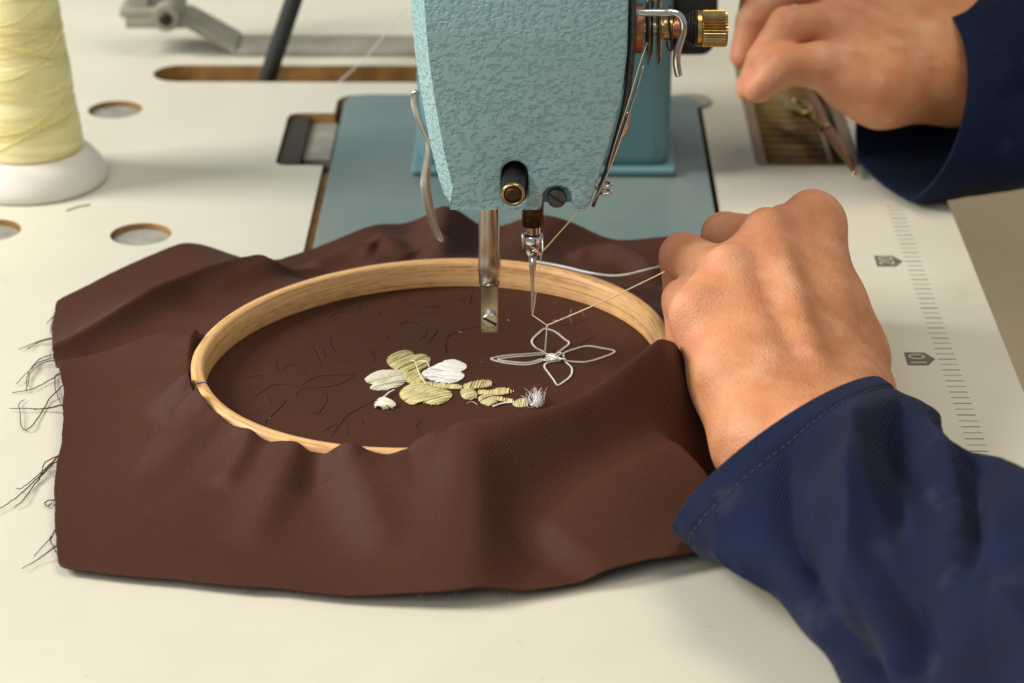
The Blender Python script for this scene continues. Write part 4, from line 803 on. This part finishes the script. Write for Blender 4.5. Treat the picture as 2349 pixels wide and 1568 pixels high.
# ---- sleeves
def sleeve(st, foldfn, name, nphi=200, nu=150, hem=True, stitch=True):
    """st: (U px, U py, U depth, L px, L py, L depth, B px, B py, B depth) = upper edge, lower edge, half-axis towards the camera"""
    st = np.array(st, float); t = np.linspace(0, 1, len(st)); tt = np.linspace(0, 1, nu)**1.0
    Uc = smooth_path([Wd(*r[:3]) for r in st], nu); Lc = smooth_path([Wd(*r[3:6]) for r in st], nu); mid0 = [(np.array(r[:3])+np.array(r[3:6]))/2 for r in st]
    Bc = smooth_path([Wd(*(m+r[6:9]))-Wd(*m) for m, r in zip(mid0, st)], nu)
    ph = np.arange(nphi)/nphi*2*math.pi; c_ = (Uc+Lc)/2; A = (Uc-Lc)/2
    P = c_[:, None]+A[:, None]*np.cos(ph)[None, :, None]+Bc[:, None]*np.sin(ph)[None, :, None]
    Nn = np.cross(np.gradient(P, axis=0), np.roll(P, -1, 1)-np.roll(P, 1, 1)); Nn /= np.linalg.norm(Nn, axis=2)[..., None]+1e-12
    out = ((P-c_[:, None])*Nn).sum(2).mean(); Nn *= np.sign(out)
    L = np.r_[0, np.cumsum(np.linalg.norm(np.diff(c_, axis=0), axis=1))]
    dsp = foldfn(L[:, None], ph[None, :], tt[:, None]); P = P+Nn*dsp[..., None]
    P[..., 2] = np.maximum(P[..., 2], 0.0042+0.0008*np.sin(P[..., 0]*60))
    v = P.reshape(-1, 3); f = [(i*nphi+j, i*nphi+(j+1) % nphi, (i+1)*nphi+(j+1) % nphi, (i+1)*nphi+j) for i in range(nu-1) for j in range(nphi)]
    o = obj(name, v, f, 'navy', person); m = o.modifiers.new('thickness', 'SOLIDIFY'); m.thickness = 0.0016; m.offset = -1
    if stitch:
        i = int(np.argmin(np.abs(L-0.0125))); q = P[i]+Nn[i]*0.00005; gm = G(); k = 0; q2 = lerp_path(np.vstack([q, q[:1]]), 420); nn = Nn[i]
        for a in range(0, 418, 5): gm.add(*tube(q2[a:a+4], 0.00028, 5))
        gm.build('hem_stitching', 'hemthread', o)
    return o
gf = np.random.default_rng(33)
def make_folds(folds, hemw=0.0125, amp=1.0, seed=0):
    g = np.random.default_rng(seed); ns = [(g.uniform(15, 60), g.integers(-3, 4), g.uniform(0, 6.28), g.uniform(.3, 1)) for _ in range(9)]
    def fn(L, ph, t):
        d = np.zeros(np.broadcast(L, ph).shape)
        for l0, p0, l1, p1, hgt, wd, sh in folds:        # crease line from (l0, p0) to (l1, p1)
            R = 0.042; ax, ay = l0, p0*R; bx, by = l1, p1*R; abx, aby = bx-ax, by-ay; LL = abx*abx+aby*aby+1e-12
            X = L+0*ph; Y = ph*R+0*L; tq = np.clip(((X-ax)*abx+(Y-ay)*aby)/LL, 0, 1); dist = np.hypot(X-ax-tq*abx, Y-ay-tq*aby)
            d += 1.5*hgt*np.exp(-(dist/wd)**sh)*np.sin(np.clip(tq*0.9+0.05, 0, 1)*math.pi)**0.5
        for fq, k, o, a in ns: d += amp*0.0007*a*np.sin(L*fq*2+k*ph+o)
        grow = np.clip(L/0.03, 0.25, 1); d = d*grow
        d += np.where(L < hemw, 0.0007, 0)-0.0009*np.exp(-((L-hemw)/0.0012)**2)
        return d
    return fn
pi = math.pi
near_folds = [(0.02, 0.9, 0.10, 2.1, .006, .009, 1.3), (0.015, 1.5, 0.07, 2.5, -.006, .008, 1.3), (0.03, 0.4, 0.09, 1.5, -.006, .009, 1.3), (0.05, 0.3, 0.14, 1.2, .006, .010, 1.5), (0.07, 1.9, 0.18, 2.4, .006, .010, 1.5), (0.06, 2.3, 0.17, 2.9, -.006, .010, 1.3), (0.09, 0.6, 0.19, 1.9, -.005, .010, 1.3), (0.11, 0.2, 0.2, 0.8, .005, .010, 1.5), (0.12, 1.4, 0.22, 1.5, .007, .014, 1.3), (0.02, 2.4, 0.06, 3.0, .004, .007, 1.3), (0.04, -0.1, 0.09, 0.3, .004, .008, 1.6)]
gx_ = np.random.default_rng(17)
for _ in range(22):
    l0 = gx_.uniform(0.02, 0.20); p0 = gx_.uniform(0.1, 2.6); near_folds.append((l0, p0, l0+gx_.uniform(0.03, 0.07), p0+gx_.uniform(0.1, 0.9), gx_.choice([-1, 1])*gx_.uniform(.0012, .0026), gx_.uniform(.003, .006), 1.5))
sleeve([(2022, 872, .915, 1556, 1222, .862, -52, -40, -.040), (2092, 920, .885, 1640, 1298, .835, -30, -30, -.042), (2142, 992, .86, 1770, 1362, .805, -15, -25, -.042), (2225, 1045, .83, 1865, 1480, .78, 0, -20, -.042), (2349, 1118, .795, 1950, 1580, .755, 0, -20, -.044), (2500, 1215, .75, 2080, 1740, .715, 0, -20, -.044), (2700, 1330, .70, 2270, 1960, .66, 0, -20, -.044)], make_folds(near_folds, seed=2, amp=1.6), 'sleeve')
far_folds = [(0.0, 0.6, 0.12, 1.3, .004, .012, 1.3), (0.02, 1.6, 0.14, 2.0, -.004, .011, 1.3), (0.03, 2.3, 0.15, 2.6, .005, .012, 1.6)]
sleeve([(2125, 12, 1.20, 2050, 470, 1.185, 128, 6, -.042), (2205, -25, 1.205, 2130, 478, 1.19, 118, 0, -.044), (2330, -70, 1.215, 2270, 462, 1.20, 80, -20, -.046), (2500, -120, 1.23, 2450, 430, 1.21, 50, -20, -.048), (2750, -180, 1.25, 2720, 380, 1.22, 40, -20, -.05)], make_folds(far_folds, hemw=-1.0, seed=5, amp=1.2), 'sleeve', stitch=False)

# ================================================================== THREADS IN WORK
kn_ = V(1255, 747, YN-0.004); eye = V(1221, 723, YN-0.0006)
tip = Wd(1524, 624, .975)
st_ = thing('sewing_thread', 'thin gold thread running through the needle to the hand', 'thread', tuple(U(1250, 808, ZF)))
obj('thread_strand', *tube(lerp_path([V(1330, 482, YF+0.006), V(1248, 574, YN-0.005)], 12), 0.00027, 6), 'paleloose', st_)
obj('thread_strand', *tube(smooth_path([V(1242, 584, YN-0.004), V(1234, 640, YN-0.002), V(1226, 700, YN-0.0012), eye], 24), 0.00016, 6), 'gold', st_)
obj('thread_strand', *tube(lerp_path([eye, kn_], 8), 0.00020, 6), 'gold', st_)
obj('thread_strand', *tube(lerp_path([kn_, tip], 30)+np.array([0, 0, -1])*(0.0006*np.sin(np.linspace(0, pi, 30)))[:, None], 0.00024, 6), 'gold', st_)
obj('thread_strand', *tube(smooth_path([kn_, V(1253, 775, YN-0.002), U(1250, 810, ZF+.0004)], 12), 0.00026, 6), 'whitesilk', st_)
gm = G(); g = np.random.default_rng(8)
for k in range(7):
    u = g.uniform(.03, .45); p = kn_+(tip-kn_)*u; d1 = g.normal(0, .0007, 3); gm.add(*tube(smooth_path([p, p+d1, p+d1*1.6+g.normal(0, .0006, 3)], 8), 0.00005, 4, cap=False))
fz_ = gm.build('thread_fuzz', 'gold', st_); fz_['kind'] = 'stuff'
gt = V(1462, -20, YF+0.02)
obj('thread_strand', *tube(smooth_path([V(1500, 30, YF+0.03), V(1484, 100, YF+0.015), V(1470, 140, YF+0.008), V(1440, 240, YF+0.004), V(1408, 340, YF+0.004), V(1384, 428, YF+0.008)], 30), 0.00018, 6), 'gold', st_)
gc = smooth_path([U(1225, 600, ZR+.0008), U(1290, 612, ZR+.0012), U(1350, 626, .026), U(1400, 633, .026), U(1440, 630, .027), U(1480, 620, .030), Wd(1530, 608, .985)], 60)
tag(obj('cord', *tube(gc-U(1400, 633, .026), 0.0005, 8), 'greycord', loc=(0, 0, 0)), 'grey twisted cord lying across the far hoop rim to the hand', 'cord').location = Vector(U(1400, 633, .026))

# ================================================================== THREAD CONE
sc = U(72, 412, 0.0); sm = 5950/np.linalg.norm(sc-CAM)
cone = thing('thread_cone', 'cone of pale yellow thread on a white flared base', 'thread cone', tuple(sc))
R1 = 172/sm; bh = 0.0155
obj('base', *lathe(sc, (0, 0, 1), [(R1*.9, 0), (R1*.985, .0006), (R1, .002), (R1*.985, .0045), (R1*.93, .0085), (R1*.84, .0125), (R1*.74, .0155), (R1*.66, .0165), (R1*.3, .0167)], 72), 'spoolwhite', cone, sharp=45)
n = 240; sg = 96; vv = []; uv = []; r0, r1 = 121/sm, 60/sm; H = 0.125
for i in range(n):
    u = i/(n-1); r = r0+(r1-r0)*u
    if i == 0: r = r0*.96
    for j in range(sg+1):
        a = j/sg*2*pi+pi/2; band = math.floor((u*9+a/(2*pi)*0.9) % 2)*0.00028+math.floor((u*8-a/(2*pi)*1.1) % 2)*0.00028
        vv.append((sc[0]+(r+band)*math.cos(a), sc[1]+(r+band)*math.sin(a), bh+.0008+H*u)); uv.append((j/sg, u))
ff = [(i*(sg+1)+j, i*(sg+1)+j+1, (i+1)*(sg+1)+j+1, (i+1)*(sg+1)+j) for i in range(n-1) for j in range(sg)]
wd_ = obj('thread_winding', vv, ff, 'cone', cone, uvs=uv)
obj('cone_core', *lathe(sc, (0, 0, 1), [(r1*.5, bh), (r1*.55, bh+H+.012), (r1*.4, bh+H+.0125)], 32), 'spoolwhite', cone)
gm = G(); g = np.random.default_rng(5)
for k in range(70):
    sg_ = 1 if k % 2 else -1; u0 = g.uniform(0, .93); a0 = g.uniform(-pi, pi)*0.2-pi/2-sg_*1.6; q = []
    for t in np.linspace(0, 1, 26):
        u = min(u0+.10*t, 1); a = a0+sg_*3.2*t; r = r0+(r1-r0)*u+.0006; q.append((sc[0]+r*math.cos(a), sc[1]+r*math.sin(a), bh+.0008+H*u))
    gm.add(*tube(q, .00010, 5, cap=False))
gm.build('wound_strand', 'paleloose', wd_)
def onc(a, u, dr=.0003): r = r0+(r1-r0)*u+.0006+dr; return (sc[0]+r*math.cos(a), sc[1]+r*math.sin(a), bh+H*u)
for a0, u0, a1, u1, bow in ((-2.6, .10, -.2, .28, .05), (-2.2, .02, -.35, .17, -.03), (-2.8, .30, -.3, .46, .05), (-2.5, .5, -.2, .66, .04), (-2.6, .44, -.5, .37, -.03)):
    obj('loose_strand', *tube([onc(a0+(a1-a0)*t, u0+(u1-u0)*t-bow*math.sin(t*pi)) for t in np.linspace(0, 1, 40)], 0.00020, 6), 'paleloose', wd_)

# ================================================================== THINGS BEHIND
# drive belt through the slot
bx = [U(612, 188, -.002), ]
x0 = U(617, 170)[0]; x1 = U(965, 170)[0]+0.004; SYb = SY
c = np.array([HWX, SYb, hwz]); Rw = 0.049
def tangent(xs, side):                       # from a point below the table to the wheel
    p = np.array([xs, 0.0]); d = c[[0, 2]]-p; L = np.linalg.norm(d); a = math.atan2(d[1], d[0]); b = math.asin(Rw/L); t = math.sqrt(L*L-Rw*Rw); an = a+side*b; return p+t*np.array([math.cos(an), math.sin(an)])
tl1 = tangent(x0, 1); tr1 = tangent(x1, -1)
a0 = math.atan2(tl1[1]-hwz, tl1[0]-HWX); a1 = math.atan2(tr1[1]-hwz, tr1[0]-HWX)
if a0 < a1: a0 += 2*pi
arc = [(HWX+Rw*math.cos(a), SYb, hwz+Rw*math.sin(a)) for a in np.linspace(a0, a1, 30)]
ext = lambda q, xs: np.array([xs-(q[0]-xs)*0.34/q[1], SYb, -0.34])
path = np.vstack([ext(tl1, x0), [x0, SYb, 0], arc, [x1, SYb, 0], ext(tr1, x1)])
tag(obj('drive_belt', *tube(path-np.array([x0, SYb, 0]), 0.0046, 10), 'rubber'), 'black rubber drive belt passing down through the table slot', 'belt').location = Vector((x0, SYb, 0))
# metal bracket
br_ = thing('metal_bracket', 'grey metal strap bracket lying on the table behind the slot', 'bracket', tuple(U(700, 115)))
y0b, y1b = U(700, 132)[1], U(700, 96)[1]
def strap(px0, px1, z0_, z1_, name, th_=.003):
    a, b = U(px0, 112)[0], U(px1, 112)[0]; v = [(a, y0b, z0_), (a, y1b, z0_), (b, y1b, z1_), (b, y0b, z1_)]; v += [(x, y, z_+th_) for x, y, z_ in v]
    return bevel(obj(name, v, [(3, 2, 1, 0), (4, 5, 6, 7), (0, 1, 5, 4), (1, 2, 6, 5), (2, 3, 7, 6), (3, 0, 4, 7)], 'greymetal', br_), .0008)
strap(548, 1010, .0, .0, 'flat_bar', .004); strap(440, 549, .0155, .0005, 'bent_strap', .005); strap(300, 441, .0155, .0155, 'raised_end', .005)
a = U(300, 112)[0]; b = U(352, 112)[0]; ym = (y0b+y1b)/2
v, f = box(a, b, ym-.008, ym+.008, .0205, .09); bevel(obj('upright', v, f, 'greymetal', br_), .0015)
v, f = box(a-.003, b+.012, y0b+.002, y1b-.002, .0205, .0255); bevel(obj('foot', v, f, 'greymetal', br_), .001)
c = np.array([U(395, 112)[0], y0b, .022]); obj('pivot_boss', *lathe(c, (0, 1, 0), [(.003, -.004), (.0068, -.004), (.0072, -.003), (.0072, .03), (.004, .031)], 24), 'greymetal', br_, sharp=40)
obj('pivot_bolt', *lathe(c, (0, 1, 0), [(.001, -.0052), (.0034, -.0052), (.0036, -.004)], 16), 'black', br_)
for px in (360, 800):
    pass
tq = smooth_path([U(775, 192, .001), V(850, 120, SY-.02), V(930, 20, SY-.04)], 20)
tag(obj('loose_thread', *tube(tq-U(775, 192, .001), .0003, 5), 'greycord'), 'thin grey loose thread rising behind the machine from the slot', 'thread').location = Vector(U(775, 192, .001))
a, b = U(152, 485), U(207, 471)
tag(obj('hair_thread', *tube(smooth_path([a-a, (b-a)*.5+np.array([0, .0006, .0003]), b-a], 10)+np.array([0, 0, .0003]), .00025, 5), 'clothedge'), 'short dark bit of thread lying in front of the thread cone', 'thread').location = Vector(a)
# scissors
sci = thing('scissors', 'worn brass thread scissors resting across the parts tray', 'scissors', tuple(U(1880, 300, 0)))
zs_ = 0.004
def sp_(pts, rads, name, m, flat=.45):
    q = smooth_path([U(x, y, z_) for x, y, z_ in pts], 40); obj(name, *tube(q, np.interp(np.linspace(0, 1, 40), np.linspace(0, 1, len(rads)), rads), 10, sy=flat, ref=(0, 0, 1)), m, sci)
sp_([(1790, 226, .010), (1815, 243, .010), (1850, 262, .009), (1890, 290, .007), (1925, 340, .006), (1962, 402, .003)], [.0018, .0038, .004, .0028, .0030, .0032, .0022, .0006], 'blade', 'brass')
sp_([(1848, 190, .012), (1862, 220, .011), (1880, 255, .010), (1895, 292, .0085), (1935, 345, .007), (1964, 396, .004)], [.0022, .0022, .0024, .0024, .003, .0018, .0006], 'blade', 'copper')
obj('pivot_screw', *lathe(U(1893, 292, .009), (0, 0, 1), [(.0026, -.002), (.0028, .001), (.002, .0018)], 20), 'brass', sci)
lp = [U(1832+26*math.cos(t), 247+13*math.sin(t)+6*math.cos(t), .011) for t in np.linspace(0, 2*pi, 30)]
obj('finger_loop', *tube(lp, .0016, 8), 'brass', sci)
